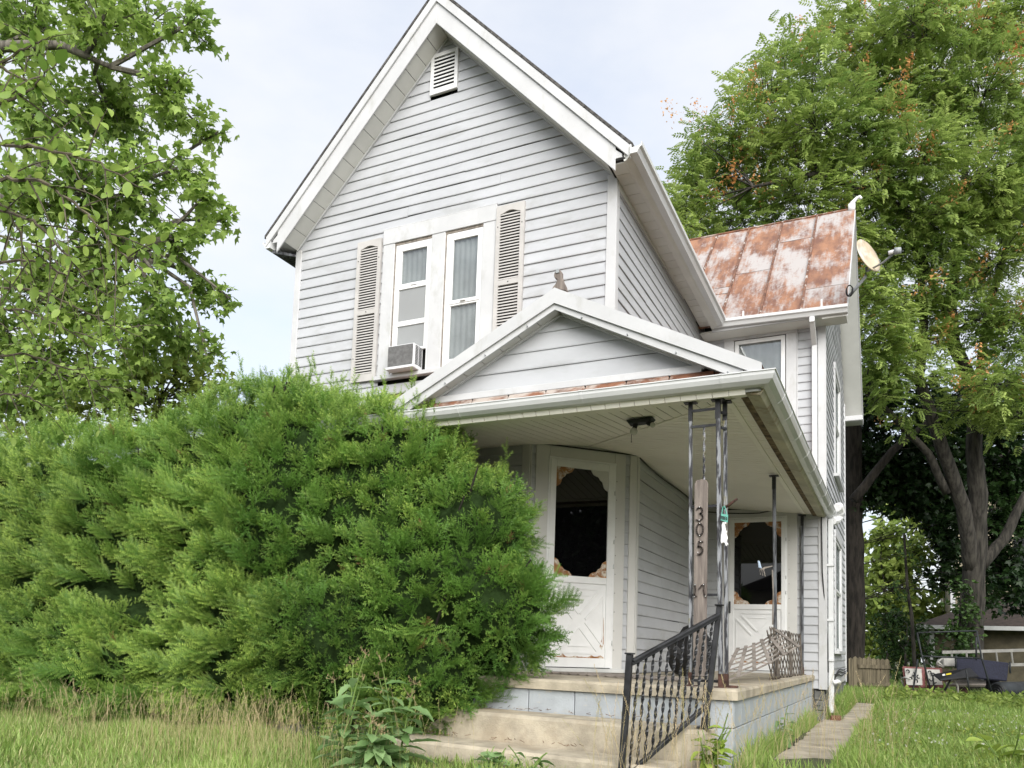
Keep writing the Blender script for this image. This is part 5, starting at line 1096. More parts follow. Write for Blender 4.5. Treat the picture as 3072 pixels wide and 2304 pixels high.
for pts, sc in eb:
    P = [e2*.5+e1*.5 if i == -1 else at(*p) for i, p in enumerate(pts)]; Q = []
    for i in range(len(P)-1):
        for u in np.linspace(0, 1, 9)[:-1]: Q.append(P[i]*(1-u)+P[i+1]*u+rng.normal(size=3)*.006)
    Q.append(P[-1]); Q = np.array(Q); twm.tube(Q, np.linspace(.016, .003, len(Q)), 5)
    main = Q[8:]
    for j in range(0, len(main)-1):
        d = nrm(main[j+1]-main[j]); sdv = nrm(np.cross(d, FWD)); s_ = 1 if j % 2 else -1
        LPs.append((main[j], d*.45+sdv*s_*.8+np.array([0, 0, -.35])+rng.normal(size=3)*.25, sc*rng.uniform(.066, .10)))
        if j % 3 == 0 and j < len(main)-3:                   # side twig
            sd_ = d*.6+sdv*s_*.7+rng.normal(size=3)*.35; sd_ = nrm(sd_); tw = [main[j]+sd_*t_*.40+np.array([0, 0, -.10*t_*t_]) for t_ in np.linspace(0, 1, 7)]; twm.tube(tw, np.linspace(.006, .002, 7), 4)
            for q_ in range(1, 7): LPs.append((tw[q_], sd_*.5+nrm(np.cross(sd_, FWD))*(1 if q_ % 2 else -1)*.8+np.array([0, 0, -.35])+rng.normal(size=3)*.3, sc*rng.uniform(.052, .09)))
    LPs.append((Q[-1], nrm(Q[-1]-Q[-2])+rng.normal(size=3)*.2, sc*.11))
tag(twm.build('branches', 'twig', elm), kind='stuff')
me_l = []
for k in range(3):
    tv, tf = tri_leaf([0, .10, .28, .5, .72, .9, 1], [.0, .13, .26, .30, .24, .10, 0], .06+.06*k, .10+.12*k); m = MB(); m.add(tv, tf); me = m.mesh('leaf', 'elm_big', True); me_l.append(me)
LPs.sort(key=lambda a: (a[0]-CAM)@FWD/a[2])
Rl = frames(np.array([a[1] for a in LPs]), rng.normal(size=len(LPs))*.7)
for i, (p, d, sz) in enumerate(LPs[:300]):
    o = bpy.data.objects.new('leaf', me_l[i % 3]); COL.objects.link(o); o.parent = elm
    R = Rl[i]*sz; M4 = Matrix(((*R[0], p[0]-e0[0]), (*R[1], p[1]-e0[1]), (*R[2], p[2]-e0[2]), (0, 0, 0, 1))); o.matrix_local = M4
if len(LPs) > 300:
    rest = LPs[300:]; V, F = scatter(ELM[0], ELM[1], Rl[300:], np.array([a[0] for a in rest]), np.array([a[2] for a in rest])); tag(big_mesh('foliage', V, F, 'elm_leaf', elm, {'tint': np.repeat(rng.random(len(rest)), len(ELM[0]))}), kind='stuff')

# right: seed-bearing tree with several limbs
PN = [pinnate(5), pinnate(6), pinnate(7)]
T0 = at(2905, 2035, 20)
tree('golden_rain_tree', 'large spreading tree with feathery leaves, orange seed clusters and grey forked trunk at right',
     [([T0-np.array([0, 0, .4]), at(2915, 1850, 20), at(2930, 1640, 20), at(2935, 1480, 20), at(2922, 1369, 20), at(2930, 1180, 20), at(2862, 1040, 19.8), at(2850, 900, 19.7), at(2880, 700, 19.6), at(2900, 450, 19.5)], [.30, .27, .25, .22, .19, .17, .16, .13, .11, .07]),
      ([at(2918, 1720, 20), at(2890, 1520, 19.8), at(2826, 1345, 19.6), at(2775, 1190, 19.5), at(2757, 1130, 19.4), at(2772, 980, 19.4), at(2760, 800, 19.3), at(2700, 600, 19.2)], [.20, .17, .15, .13, .12, .10, .08, .05]),
      ([at(2840, 1480, 19.8), at(2785, 1360, 19.6), at(2670, 1240, 19.3), at(2590, 1170, 19)], [.10, .09, .07, .05]), ([at(2757, 1150, 19.4), at(2680, 1080, 19.2), at(2590, 1040, 19), at(2480, 900, 18.8)], [.09, .08, .06, .04]),
      ([at(2862, 1000, 19.8), at(2700, 620, 18.5), at(2450, 520, 18), at(2260, 560, 17.8)], [.09, .08, .06, .03]), ([at(2930, 1200, 20), at(2960, 950, 20), at(3030, 700, 20), at(3080, 400, 20)], [.10, .09, .08, .05]), ([at(2940, 1700, 20), at(3010, 1620, 20), at(3080, 1480, 20)], [.16, .13, .1])],
     bl([(2040, 640, 110), (2130, 560, 150), (2180, 420, 150), (2290, 270, 150), (2340, 130, 80), (2440, 200, 110), (2310, 480, 170), (2450, 380, 190), (2220, 700, 150), (2120, 760, 110), (2400, 600, 180), (2600, 160, 190), (2580, 380, 190), (2590, 560, 180), (2740, 60, 180), (2900, 60, 190), (3060, 60, 180), (2760, 270, 200), (2940, 280, 200), (3090, 330, 180), (2760, 480, 190), (2940, 520, 190), (3080, 600, 170), (2650, 720, 170), (2830, 720, 160), (3000, 780, 170), (2720, 880, 140), (2620, 900, 110), (2960, 960, 130), (3070, 960, 130), (2660, 1060, 90), (3040, 1130, 110), (2760, 1020, 90), (2640, 1190, 60), (2560, 700, 110), (2480, 760, 130), (2330, 780, 130), (3000, 640, 160), (2560, 30, 110), (2850, 900, 100), (2020, 720, 70), (2060, 560, 70), (2110, 430, 70), (2640, 980, 100), (2700, 1120, 90), (2800, 1130, 80), (3060, 1040, 120), (3000, 1220, 90), (2600, 1060, 60), (2620, 830, 110), (2760, 640, 150), (2900, 640, 150), (2650, 1160, 70), (2720, 1240, 60), (2990, 1150, 90), (2880, 1230, 70), (2610, 1130, 60), (3070, 1250, 90), (2790, 1010, 90), (2680, 1000, 90), (2580, 960, 70)], 18.6),
     PN, 'rain_leaf', .33, 34, 11, pod=.07, twr=.008, limb_r=.022, droop=.05, flat=.3, vsq=.62)
tree('maple_tree', 'dark shady maple tree with big trunk behind the corner of the house', [([at(2562, 2075, 22)-np.array([0, 0, .4]), at(2562, 1700, 22), at(2558, 1450, 22), at(2552, 1150, 22), at(2548, 900, 22)], [.29, .26, .25, .22, .14]), ([at(2560, 1500, 21), at(2680, 1350, 21), at(2800, 1250, 21.5)], [.13, .1, .05])],
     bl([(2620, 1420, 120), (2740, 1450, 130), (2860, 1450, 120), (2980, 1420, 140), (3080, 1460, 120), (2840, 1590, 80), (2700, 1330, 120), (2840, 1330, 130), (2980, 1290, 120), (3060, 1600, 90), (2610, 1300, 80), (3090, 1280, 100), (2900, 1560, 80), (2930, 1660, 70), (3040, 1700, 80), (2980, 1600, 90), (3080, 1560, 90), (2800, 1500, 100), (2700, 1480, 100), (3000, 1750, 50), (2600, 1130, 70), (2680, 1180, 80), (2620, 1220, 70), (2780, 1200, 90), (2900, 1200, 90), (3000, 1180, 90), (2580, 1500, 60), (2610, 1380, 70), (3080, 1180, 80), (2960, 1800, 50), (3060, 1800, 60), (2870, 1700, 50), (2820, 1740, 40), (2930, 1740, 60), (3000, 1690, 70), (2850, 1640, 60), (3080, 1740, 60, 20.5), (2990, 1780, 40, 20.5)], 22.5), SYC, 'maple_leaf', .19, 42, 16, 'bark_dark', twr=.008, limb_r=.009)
tree('sapling', 'thin leaning sapling in front of the garage', [([at(2748, 2050, 22)-np.array([0, 0, .2]), at(2735, 1850, 22), at(2722, 1760, 22), at(2712, 1600, 22)], [.055, .05, .04, .03])], bl([(2700, 1760, 45), (2680, 1800, 40), (2720, 1640, 60), (2760, 1700, 40)], 22), LEAF4, 'ivy_leaf', .16, 14, 8, twr=.006, limb_r=.012)
tree('ivy_clump', 'dark ivy climbing the forked trunk beside the garage', [([at(2885, 2040, 19.6)-np.array([0, 0, .2]), at(2880, 1850, 19.6), at(2885, 1750, 19.6)], [.03, .03, .02])], bl([(2880, 1960, 45, 19.6), (2885, 1890, 45, 19.6), (2882, 1820, 40, 19.6), (2890, 1760, 35, 19.6), (2870, 1910, 40, 19.5), (2900, 1850, 35, 19.5), (2860, 1980, 40, 19.5)], 19.6), LEAF4, 'ivy_leaf', .17, 80, 14, twr=.004, limb_r=.01, cat='vine')
tree('shrub', 'dark leafy shrub behind the wooden gate at the back of the yard', [([at(2720, 2070, 23)-np.array([0, 0, .2]), at(2715, 1950, 23)], [.05, .03])], bl([(2690, 1930, 70), (2740, 1900, 60), (2780, 1960, 60), (2700, 2000, 50), (2650, 1890, 50), (2760, 2020, 40), (2690, 1840, 45)], 23.5), LEAF4, 'ivy_leaf', .20, 48, 12, twr=.006, limb_r=.015, cat='shrub')
tree('far_tree', 'sunlit pale green tree far behind the garden gate', [([at(2660, 2040, 36), at(2660, 1800, 36)], [.2, .12])], bl([(2640, 1700, 60), (2690, 1760, 70), (2630, 1800, 60), (2680, 1860, 70), (2620, 1900, 60), (2700, 1680, 60), (2740, 1820, 60), (2650, 1600, 60), (2730, 1900, 60), (2760, 1650, 55), (2610, 1980, 60), (2690, 1950, 60), (2850, 1840, 40), (2840, 1780, 35)], 37), LEAF4, 'far_leaf', .50, 26, 12, twr=.012, limb_r=.05)
tree('far_tree', 'hazy green tree on the skyline behind the right hand garage', [([at(3000, 2040, 48), at(3000, 1600, 48)], [.3, .2])], bl([(2960, 1500, 120), (3080, 1450, 130), (2860, 1560, 80), (2780, 1540, 80), (2700, 1500, 80)], 48), LEAF4, 'far_leaf', .6, 16, 12, twr=.012, limb_r=.05)

# ------------------------------------------------------------------ behind the yard: fence, garage, neighbour
fz = float(gz(1, 20))
fz = float(gz(.6, 16.2)); gt = thing('gate', (.6, 16.2, fz), 'low weathered wooden picket gate at the back of the yard', 'gate')
f0, f1 = at(2545, 2066, 20.0), at(2668, 2062, 20.3); fd = nrm((f1-f0)*np.array([1, 1, 0])); fl = float(np.linalg.norm((f1-f0)[:2])); fn = np.array([fd[1], -fd[0], 0])
for i in range(9):
    o_ = f0+fd*(fl*i/9+.005); w_ = fl/9-.012; h = .90+random.uniform(-.03, .03); zb_ = fz-.05
    q0 = np.array([o_[0], o_[1], zb_]); P5 = [q0, q0+fd*w_, q0+fd*w_+np.array([0, 0, h]), q0+fd*w_/2+np.array([0, 0, h+.04]), q0+np.array([0, 0, h])]
    MB().prism(P5, fn*.02).build('picket', 'fence_wood', gt)
for h in (.22, .66): MB().bar(f0*np.array([1, 1, 0])+np.array([0, 0, fz+h])+fd*.25+fn*.04, f1*np.array([1, 1, 0])+np.array([0, 0, fz+h])+fn*.04, .03, .09).build('rail', 'fence_wood', gt)
MB().box((f0[0]-.25, f0[1]-.05, fz-.1), (f0[0]-.10, f0[1]+.10, fz+.85)).build('gate_post', 'fence_wood', gt)

fz = float(gz(1, 20)); ga = thing('garage', (4.5, 25, fz), 'low cream sided garage with brown hip roof in deep shade', 'garage')
gx0, gx1, gy0, gy1, gh = 1.95, 9.0, 23.4, 30, 2.15
GA = Plane((0, gy0), (1, 0), (0, -1))
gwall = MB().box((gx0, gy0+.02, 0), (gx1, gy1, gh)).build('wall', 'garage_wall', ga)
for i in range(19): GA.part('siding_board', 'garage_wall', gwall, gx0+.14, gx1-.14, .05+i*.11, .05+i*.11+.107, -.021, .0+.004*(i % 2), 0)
GA.part('corner_board', 'frame_grey', gwall, gx0, gx0+.13, 0, gh, -.02, .02)
mb = MB(); a, b, c, d = (gx0-.45, gy0-.45, gh), (gx1+.4, gy0-.45, gh), (gx1+.4, gy1+.4, gh), (gx0-.45, gy1+.4, gh); r0, r1 = (gx0+2.6, (gy0+gy1)/2, gh+1.35), (gx1-2.6, (gy0+gy1)/2, gh+1.35)
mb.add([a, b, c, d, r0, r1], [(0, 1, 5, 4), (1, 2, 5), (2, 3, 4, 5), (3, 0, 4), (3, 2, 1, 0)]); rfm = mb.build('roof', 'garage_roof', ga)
GA.part('fascia', 'frame_grey', rfm, gx0-.46, gx1+.4, gh-.13, gh-.002, .40, .46)
MB().box((gx0-.47, gy0-.45, gh-.13), (gx0-.43, gy1+.4, gh-.002)).build('fascia', 'frame_grey', rfm)
nh = thing('house', (6, 33, fz), 'pale yellow neighbouring house glimpsed behind the trees at right', 'house')
hx = at(2847, 1480, 33)
NW = Plane((0, float(hx[1])), (1, 0), (0, -1)); nwall = MB().box((hx[0], hx[1]+.02, 0), (hx[0]+8, hx[1]+9, 8.2)).build('wall', 'neighbour_wall', nh)
for i in range(32): NW.part('siding_board', 'neighbour_wall', nwall, hx[0]+.16, hx[0]+7.9, .4+i*.24, .4+i*.24+.236, -.021, .0+.006*(i % 2), 0)
NW.part('corner_board', 'white_trim', nwall, hx[0]-.02, hx[0]+.15, 0, 8.2, -.02, .03)
wn = NW.part('window', 'glass_black', nwall, hx[0]+2.2, hx[0]+3.2, 4.3, 6.0, -.01, .03)
mb = MB(); x0, x1, yy0, yy1 = hx[0]-.5, hx[0]+8.5, hx[1]-.5, hx[1]+9.5; mb.add([(x0, yy0, 8.2), (x1, yy0, 8.2), (x1, yy1, 8.2), (x0, yy1, 8.2), (x0+4, (yy0+yy1)/2, 11), (x1-4, (yy0+yy1)/2, 11)], [(0, 1, 5, 4), (1, 2, 5), (2, 3, 4, 5), (3, 0, 4), (3, 2, 1, 0)]); mb.build('roof', 'garage_roof', nh)
mb = MB(); mb.tube([at(2400, 1735, 25)*(1-t)+at(3300, 1762, 26)*t-np.array([0, 0, .25*math.sin(math.pi*t)]) for t in np.linspace(0, 1, 12)], .014, 5); tag(mb.build('overhead_wire', 'wire'), 'thin grey overhead wire crossing behind the big shaded trunk', 'wire')

# ------------------------------------------------------------------ garden junk by the trunk
def tubes(lst, r, nm, m, par, n=6):
    for pts in lst: MB().tube(pts, r, n).build(nm, m, par, True)
DJ = 18.2
gd = thing('garden_glider', tuple(at(2740, 2095, DJ)), 'old red and white metal garden glider bench half hidden by weeds', 'bench')
IK = 412/2212
def J(a, b, d=DJ): return at(2660+a*IK, 1900+b*IK, d)
def panel(p, th=.03):                                        # thin rounded panel from 4 points
    n = nrm(np.cross(p[1]-p[0], p[3]-p[0])); return MB().prism(p, n*th)
panel([J(255, 530), J(620, 545, DJ+.05), J(640, 880, DJ-.1), J(300, 870, DJ-.15)]).build('back_panel', 'glider_red', gd, bevel=.015)
panel([J(632, 548, DJ+.05), J(900, 555, DJ+.1), J(925, 880, DJ), J(650, 880, DJ-.1)]).build('back_panel', 'glider_red', gd, bevel=.015)
for (a, b, c, d) in (((292, 562), (560, 572), (578, 835), (318, 830)), ((645, 580), (850, 585), (905, 830), (665, 830))):
    pn = panel([J(*a, DJ-.06), J(*b, DJ-.05), J(*c, DJ-.19), J(*d, DJ-.2)], .01); pn = pn.build('inset_panel', 'glider_white', gd)
    for k in range(5):
        cx_ = a[0]+45+(b[0]-a[0]-90)*((k*2) % 5)/4; cy_ = a[1]+55+(d[1]-a[1]-110)*k/4; st0 = random.uniform(0, 360)
        MB().tube([J(cx_+26*math.cos(rad(st0+q_*18)), cy_+28*math.sin(rad(st0+q_*18)), DJ-.14-.12*k/4) for q_ in range(12)], .014, 5).build('cutout', 'charcoal', pn)
tubes([[J(245, 790), J(250, 725), J(290, 712, DJ-.2), J(380, 735, DJ-.5)], [J(240, 760), J(335, 935)], [J(940, 770), J(1010, 750, DJ-.2), J(1100, 775, DJ-.4), J(1145, 850, DJ-.4), J(1145, 1040, DJ-.4)], [J(945, 780), J(1020, 925)]], .022, 'arm_tube', 'glider_white', gd)
tubes([[J(480, 1030), J(490, 985), J(600, 990), J(1060, 1000), J(1100, 1040)]], .02, 'base_rail', 'aluminium', gd)
panel([J(330, 900, DJ-.1), J(1100, 935, DJ-.1), J(1140, 965, DJ-.6), J(330, 930, DJ-.6)]).build('seat', 'glider_red', gd)
sw = thing('garden_swing', tuple(J(745, 1060, DJ-.7)), 'dark metal tube swing frame with A shaped legs among the junk', 'swing frame')
DS = DJ-.7
tubes([[J(490, -10, DS+.1), J(560, 330, DS), J(745, 1060, DS-.2)], [J(500, 420, DS+.6), J(440, 830, DS+.5), J(400, 1010, DS+.4)], [J(1450, -40, DS+.1), J(1530, 400, DS), J(1725, 1050, DS-.2)], [J(1445, 60, DS+.6), J(1440, 440, DS+.6)], [J(580, 370, DS), J(1520, 405, DS)], [J(1280, 590, DS-.3), J(1355, 1080, DS-.3)], [J(490, -10, DS+.1), J(1450, -40, DS+.1)]], .020, 'tube', 'charcoal', sw)
nbk = thing('swing_seat', tuple(J(1550, 800, DJ-.2)), 'navy canvas swing seat lying tilted against the ladder', 'swing_seat')  # seat of the garden swing, kept as a separate object
panel([J(1120, 370, DJ-.1), J(1980, 470, DJ-.1), J(1945, 770, DJ-.3), J(1150, 690, DJ-.3)], .05).build('canvas', 'navy', nbk, bevel=.02)
panel([J(740, 650, DJ-.45), J(1340, 540, DJ-.4), J(1500, 690, DJ-.6), J(860, 745, DJ-.7)], .05).build('seat_pad', 'black_plastic', nbk, bevel=.02)
tubes([[J(1120, 350, DJ-.12), J(1110, 560, DJ-.2)], [J(1985, 460, DJ-.12), J(1990, 640, DJ-.2)], [J(740, 660, DJ-.45), J(770, 940, DJ-.5)], [J(1060, 680, DJ-.4), J(920, 950, DJ-.45)]], .022, 'frame_tube', 'charcoal', nbk)
panel([J(895, 660, DJ-.74), J(940, 652, DJ-.74), J(945, 678, DJ-.74), J(900, 686, DJ-.74)], .006).build('sticker', 'white_plastic', nbk); panel([J(955, 650, DJ-.74), J(1040, 636, DJ-.74), J(1042, 660, DJ-.74), J(960, 674, DJ-.74)], .006).build('sticker', 'yellow', nbk)
ld = thing('ladder', tuple(J(1600, 500, DJ+.5)), 'long aluminium ladder lying on its side above the junk', 'ladder')
DL = DJ+.4
for (a, b) in (((895, 305), (2450, 265)), ((930, 520), (2450, 500))): MB().bar(J(*a, DL), J(*b, DL), .03, .07).build('rail', 'aluminium', ld)
for a in (1040, 1280, 1520, 1760, 2005, 2240): MB().tube([J(a, 300-.02*(a-900), DL), J(a+30, 515-.012*(a-900), DL)], .022, 6).build('rung', 'aluminium', ld)
cr_ = thing('crate', tuple(J(1000, 520, DJ+.2)), 'pale grey plastic crate on its side behind the red glider', 'crate')
panel([J(905, 395, DJ+.2), J(1100, 370, DJ+.2), J(1110, 540, DJ+.15), J(925, 530, DJ+.15)], .3).build('box', 'aluminium', cr_, bevel=.02); tubes([[J(910, 395, DJ+.1), J(810, 470, DJ+.1), J(800, 500, DJ+.1), J(915, 550, DJ+.1)], [J(830, 465, DJ+.1), J(920, 545, DJ+.1)]], .02, 'handle', 'aluminium', cr_)
bn = thing('barrel', tuple(J(1950, 1000, DJ-.3)), 'black plastic barrel lying on its side in the grass at right', 'barrel')
b0_, b1_ = J(1770, 940, DJ-.5), J(2400, 930, DJ+.1); ax_ = b1_-b0_
MB().tube([b0_+ax_*t for t in (0, .02, .06, .3, .5, .7, .94, 1)], [.19, .205, .215, .22, .215, .22, .21, .19], 22).build('body', 'charcoal', bn, True)
for r in (.16, .115, .06): MB().tube([b0_-nrm(ax_)*.008+r*(math.cos(t)*nrm(np.cross(ax_, (0, 0, 1)))+math.sin(t)*np.array([0, 0, 1])) for t in np.linspace(0, 6.283, 20)], .012, 5).build('rim_ring', 'black_plastic', bn)
rk = thing('lawn_mower', tuple(J(1550, 1000, DJ)), 'rusty grey lawn mower deck with wheel behind the swing frame', 'mower')
MB().tube([J(1690, 800, DJ+.1), J(1640, 790, DJ+.3)], .17, 14).build('wheel', 'black_plastic', rk); panel([J(1160, 740, DJ), J(1600, 760, DJ), J(1600, 830, DJ-.2), J(1000, 830, DJ-.2)], .05).build('deck', 'grey_wood', rk)
MB().box(J(1150, 960, DJ)-np.array([0, 0, .1]), J(1330, 900, DJ)+np.array([0, .2, .02])).build('engine', 'rust_iron', rk, bevel=.02)

# ------------------------------------------------------------------ grass, weeds
def blades(n, xs, ys, h0, h1, w, dens=None, lean=.35, dry=.12, nm='grass', label=None, exclude=None):
    x = xs(n); y = ys(n)
    ok = np.ones(n, bool)
    for (a, b, c, d) in (exclude or []): ok &= ~((x > a) & (x < b) & (y > c) & (y < d))
    x, y = x[ok], y[ok]; n = len(x); z = gz(x, y)-.01
    patch = np.sin(x*2.1+1)*np.sin(y*1.7)+.5*np.sin(x*5.1+y*4.3)
    h = rng.uniform(h0, h1, n)*(1+.28*patch); a = rng.uniform(0, 6.283, n); ln = rng.uniform(.1, 1, n)*lean*h
    dx, dy = np.cos(a), np.sin(a); wx, wy = -np.sin(a+rng.normal(size=n)*.6), np.cos(a)
    ww = w*rng.uniform(.6, 1.3, n)
    P = np.stack([x, y, z], 1); o1 = np.stack([wx*ww, wy*ww, np.zeros(n)], 1)
    m1 = P+np.stack([dx*ln*.35, dy*ln*.35, h*.6], 1); tp = P+np.stack([dx*ln, dy*ln, h*.97], 1)
    V = np.stack([P-o1, P+o1, m1-o1*.7, m1+o1*.7, tp], 1).reshape(-1, 3)
    F = (np.array([(0, 1, 3), (0, 3, 2), (2, 3, 4)])[None]+(np.arange(n)*5)[:, None, None]).reshape(-1, 3)
    tint = np.clip(.5+.22*patch+rng.normal(size=n)*.2, 0, 1); age = np.where(rng.random(n) < dry, rng.uniform(.4, 1, n), rng.random(n)*.15)
    o = big_mesh(nm, V, F, 'grass_blade', None, {'tint': np.repeat(tint, 5), 'age': np.repeat(age, 5)}); return tag(o, label, 'grass', kind='stuff')
U = lambda a, b: (lambda n: rng.uniform(a, b, n))
EXC = [(-5.2, .02, -.02, 7), (-2.65, -.28, -.74, .1), (-.1, .60, .3, 6.4), (.31, .66, 6.4, 10.9), (-6, .14, 1.5, 14.3)]
blades(52000, U(-8, -2.3), U(-2.9, -.55), .05, .17, .0055, nm='grass', label='tall lush grass growing in front of the yew shrubs and steps', exclude=EXC, lean=.7, dry=.25)
blades(16000, U(-2.3, 1.2), U(-2.4, -.8), .04, .13, .005, nm='grass', label='low patchy grass right in front of the concrete steps', exclude=EXC, lean=.9, dry=.2)
def ysq(n): return 0+9*rng.random(n)**1.0
blades(85000, U(.05, 5.6), ysq, .06, .17, .0055, nm='grass', label='short green lawn with clover on the right side of the house', exclude=EXC, lean=.8, dry=.1)
blades(75000, U(-.3, 9), lambda n: 9+14*rng.random(n), .08, .22, .007, nm='grass', label='green lawn at the back of the yard below the garden junk', exclude=EXC, lean=.8, dry=.05)
def strip(a, b, c, d): return U(a, b), U(c, d)
blades(2600, *strip(.14, .32, 6.1, 10.6), .12, .36, .006, nm='grass', label='uncut grass strip along the stone foundation beside the path', lean=.9, dry=.05)
blades(1500, U(-.02, .09), U(-.3, 5.6), .07, .26, .005, nm='grass', label='weedy grass strip along the blue block porch base', lean=.8, dry=.2)
# broad leaved ground cover at the back edge of the lawn
n = 2600; xg = rng.uniform(.8, 6, n); yg = rng.uniform(10.5, 14.0, n); Pg = np.stack([xg, yg, gz(xg, yg)+rng.uniform(.03, .22, n)], 1)
V, F = scatter(LEAF4[0], LEAF4[1], frames(rng.normal(size=(n, 3))+np.array([0, -.4, .5])), Pg, rng.uniform(.08, .2, n)); tag(big_mesh('ground_cover', V, F, 'far_leaf', None, {'tint': rng.random(n).repeat(len(LEAF4[0]))}), 'broad leaved weeds edging the lawn below the junk', 'weeds', kind='stuff')
n = 3600; xg = rng.uniform(.7, 5, n); yg = 1+8*rng.random(n); Pg = np.stack([xg, yg, gz(xg, yg)+rng.uniform(.02, .12, n)], 1)
V, F = scatter(LEAF4[0], LEAF4[1], frames(rng.normal(size=(n, 3))*.8+np.array([0, -.2, .5])), Pg, rng.uniform(.03, .075, n)); tag(big_mesh('ground_cover', V, F, 'lime_leaf', None, {'tint': rng.random(n).repeat(len(LEAF4[0]))}), 'pale clover leaves mixed through the right lawn', 'clover', kind='stuff')
def flower():
    v = []; f = []
    for i in range(12):
        a = i*2.4; z = 1-2*(i+.5)/12; r = math.sqrt(max(0, 1-z*z)); c = np.array([r*math.cos(a), r*math.sin(a), z]); s_ = nrm(np.cross(c, (0, .3, 1))); k = len(v); v += [c*.3+s_*.25, c*.3-s_*.25, c*1.0]; f.append((k, k+1, k+2))
    return np.array(v), np.array(f)
fv, ff = flower(); n = 230; xg = rng.uniform(.8, 4.2, n); yg = 1.5+6*rng.random(n)
V, F = scatter(fv, ff, frames(rng.normal(size=(n, 3))), np.stack([xg, yg, gz(xg, yg)+rng.uniform(.10, .19, n)], 1), rng.uniform(.010, .016, n)); tag(big_mesh('clover_flowers', V, F, 'clover'), 'small white clover flowers dotted over the right lawn', 'flowers', kind='stuff')
leafmat('dry_grass', (.40, .37, .17), (.66, .52, .33), None, .3)
def seed_stem(seed, H):
    r_ = random.Random(seed); v = []; f = []; nseg = 7; b = r_.uniform(.08, .30)*H
    P = [np.array([b*(i/nseg)**2.2, 0, H*(i/nseg)*(1-.06*(i/nseg)**2)]) for i in range(nseg+1)]
    for i in range(nseg):
        k = len(v); w_ = .0018*(1-.5*i/nseg); v += [P[i]+np.array([0, w_, 0]), P[i]-np.array([0, w_, 0]), P[i+1]+np.array([0, w_, 0]), P[i+1]-np.array([0, w_, 0])]; f += [(k, k+1, k+3), (k, k+3, k+2)]
        k = len(v); v += [P[i]+np.array([w_, 0, 0]), P[i]-np.array([w_, 0, 0]), P[i+1]+np.array([w_, 0, 0]), P[i+1]-np.array([w_, 0, 0])]; f += [(k, k+1, k+3), (k, k+3, k+2)]
    for i in range(34):
        t = .70+.33*i/34; s_ = min(t, 1)*nseg; j = min(int(s_), nseg-1); c = P[j]+(P[j+1]-P[j])*(s_-j); a = r_.uniform(0, 6.28); sp = .004+.018*math.sin(math.pi*min(1, (t-.70)/.30*.9+.05)); d = np.array([math.cos(a)*sp, math.sin(a)*sp, .010])
        k = len(v); q_ = np.array([math.sin(a), -math.cos(a), 0])*.0028; v += [c+d*.3-q_, c+d*.3+q_, c+d+np.array([0, 0, .012])]; f.append((k, k+1, k+2))
    return np.array(v), np.array(f)
def stems(pos, h0, h1, label):
    Vs, Fs, Ts = [], [], []; off = 0
    for k in range(5):
        tv, tf = seed_stem(k, 1.0); mk = np.arange(len(pos)) % 5 == k; m_ = int(mk.sum()); a = rng.uniform(0, 6.283, m_)
        R = np.stack([np.stack([np.cos(a), np.sin(a), np.zeros(m_)], 1), np.stack([-np.sin(a), np.cos(a), np.zeros(m_)], 1), np.tile([0, 0, 1.0], (m_, 1))+rng.normal(size=(m_, 3))*.10], 2)
        H = rng.uniform(h0, h1, m_); S3 = R.copy(); V = np.einsum('nij,vj->nvi', S3*H[:, None, None], tv*np.array([1, 1, 1]))+pos[mk][:, None, :]
        Vs.append(V.reshape(-1, 3)); Fs.append((tf[None]+(np.arange(m_)*len(tv))[:, None, None]).reshape(-1, 3)+off); off += m_*len(tv); Ts.append(np.repeat(rng.random(m_), len(tv)))
    tag(big_mesh('dry_grass', np.concatenate(Vs), np.concatenate(Fs), 'dry_grass', None, {'tint': np.concatenate(Ts)}), label, 'grass', kind='stuff')
n = 900; x = np.concatenate([rng.normal(-3.6, .7, n//2), rng.uniform(-7.5, -2.0, n//2)]); y = rng.uniform(-2.0, -.8, len(x)); stems(np.stack([x, y, gz(x, y)], 1), .24, .50, 'tall straw coloured grass with feathery seed heads in front of the yew')
n = 230; x = np.concatenate([rng.uniform(-.75, .25, 110), rng.uniform(.02, 1.1, 120)]); y = np.concatenate([rng.uniform(-1.3, -.2, 110), rng.uniform(.2, 3.2, 120)]); ok = ~((x < 0) & (y > -.1)); stems(np.stack([x, y, gz(x, y)], 1)[ok], .35, .75, 'thin straw coloured grass stems at the porch corner')
n = 40; x = rng.uniform(.9, 3, n); y = rng.uniform(1.2, 4, n); stems(np.stack([x, y, gz(x, y)], 1), .2, .42, 'sparse dry grass stems standing in the right lawn')

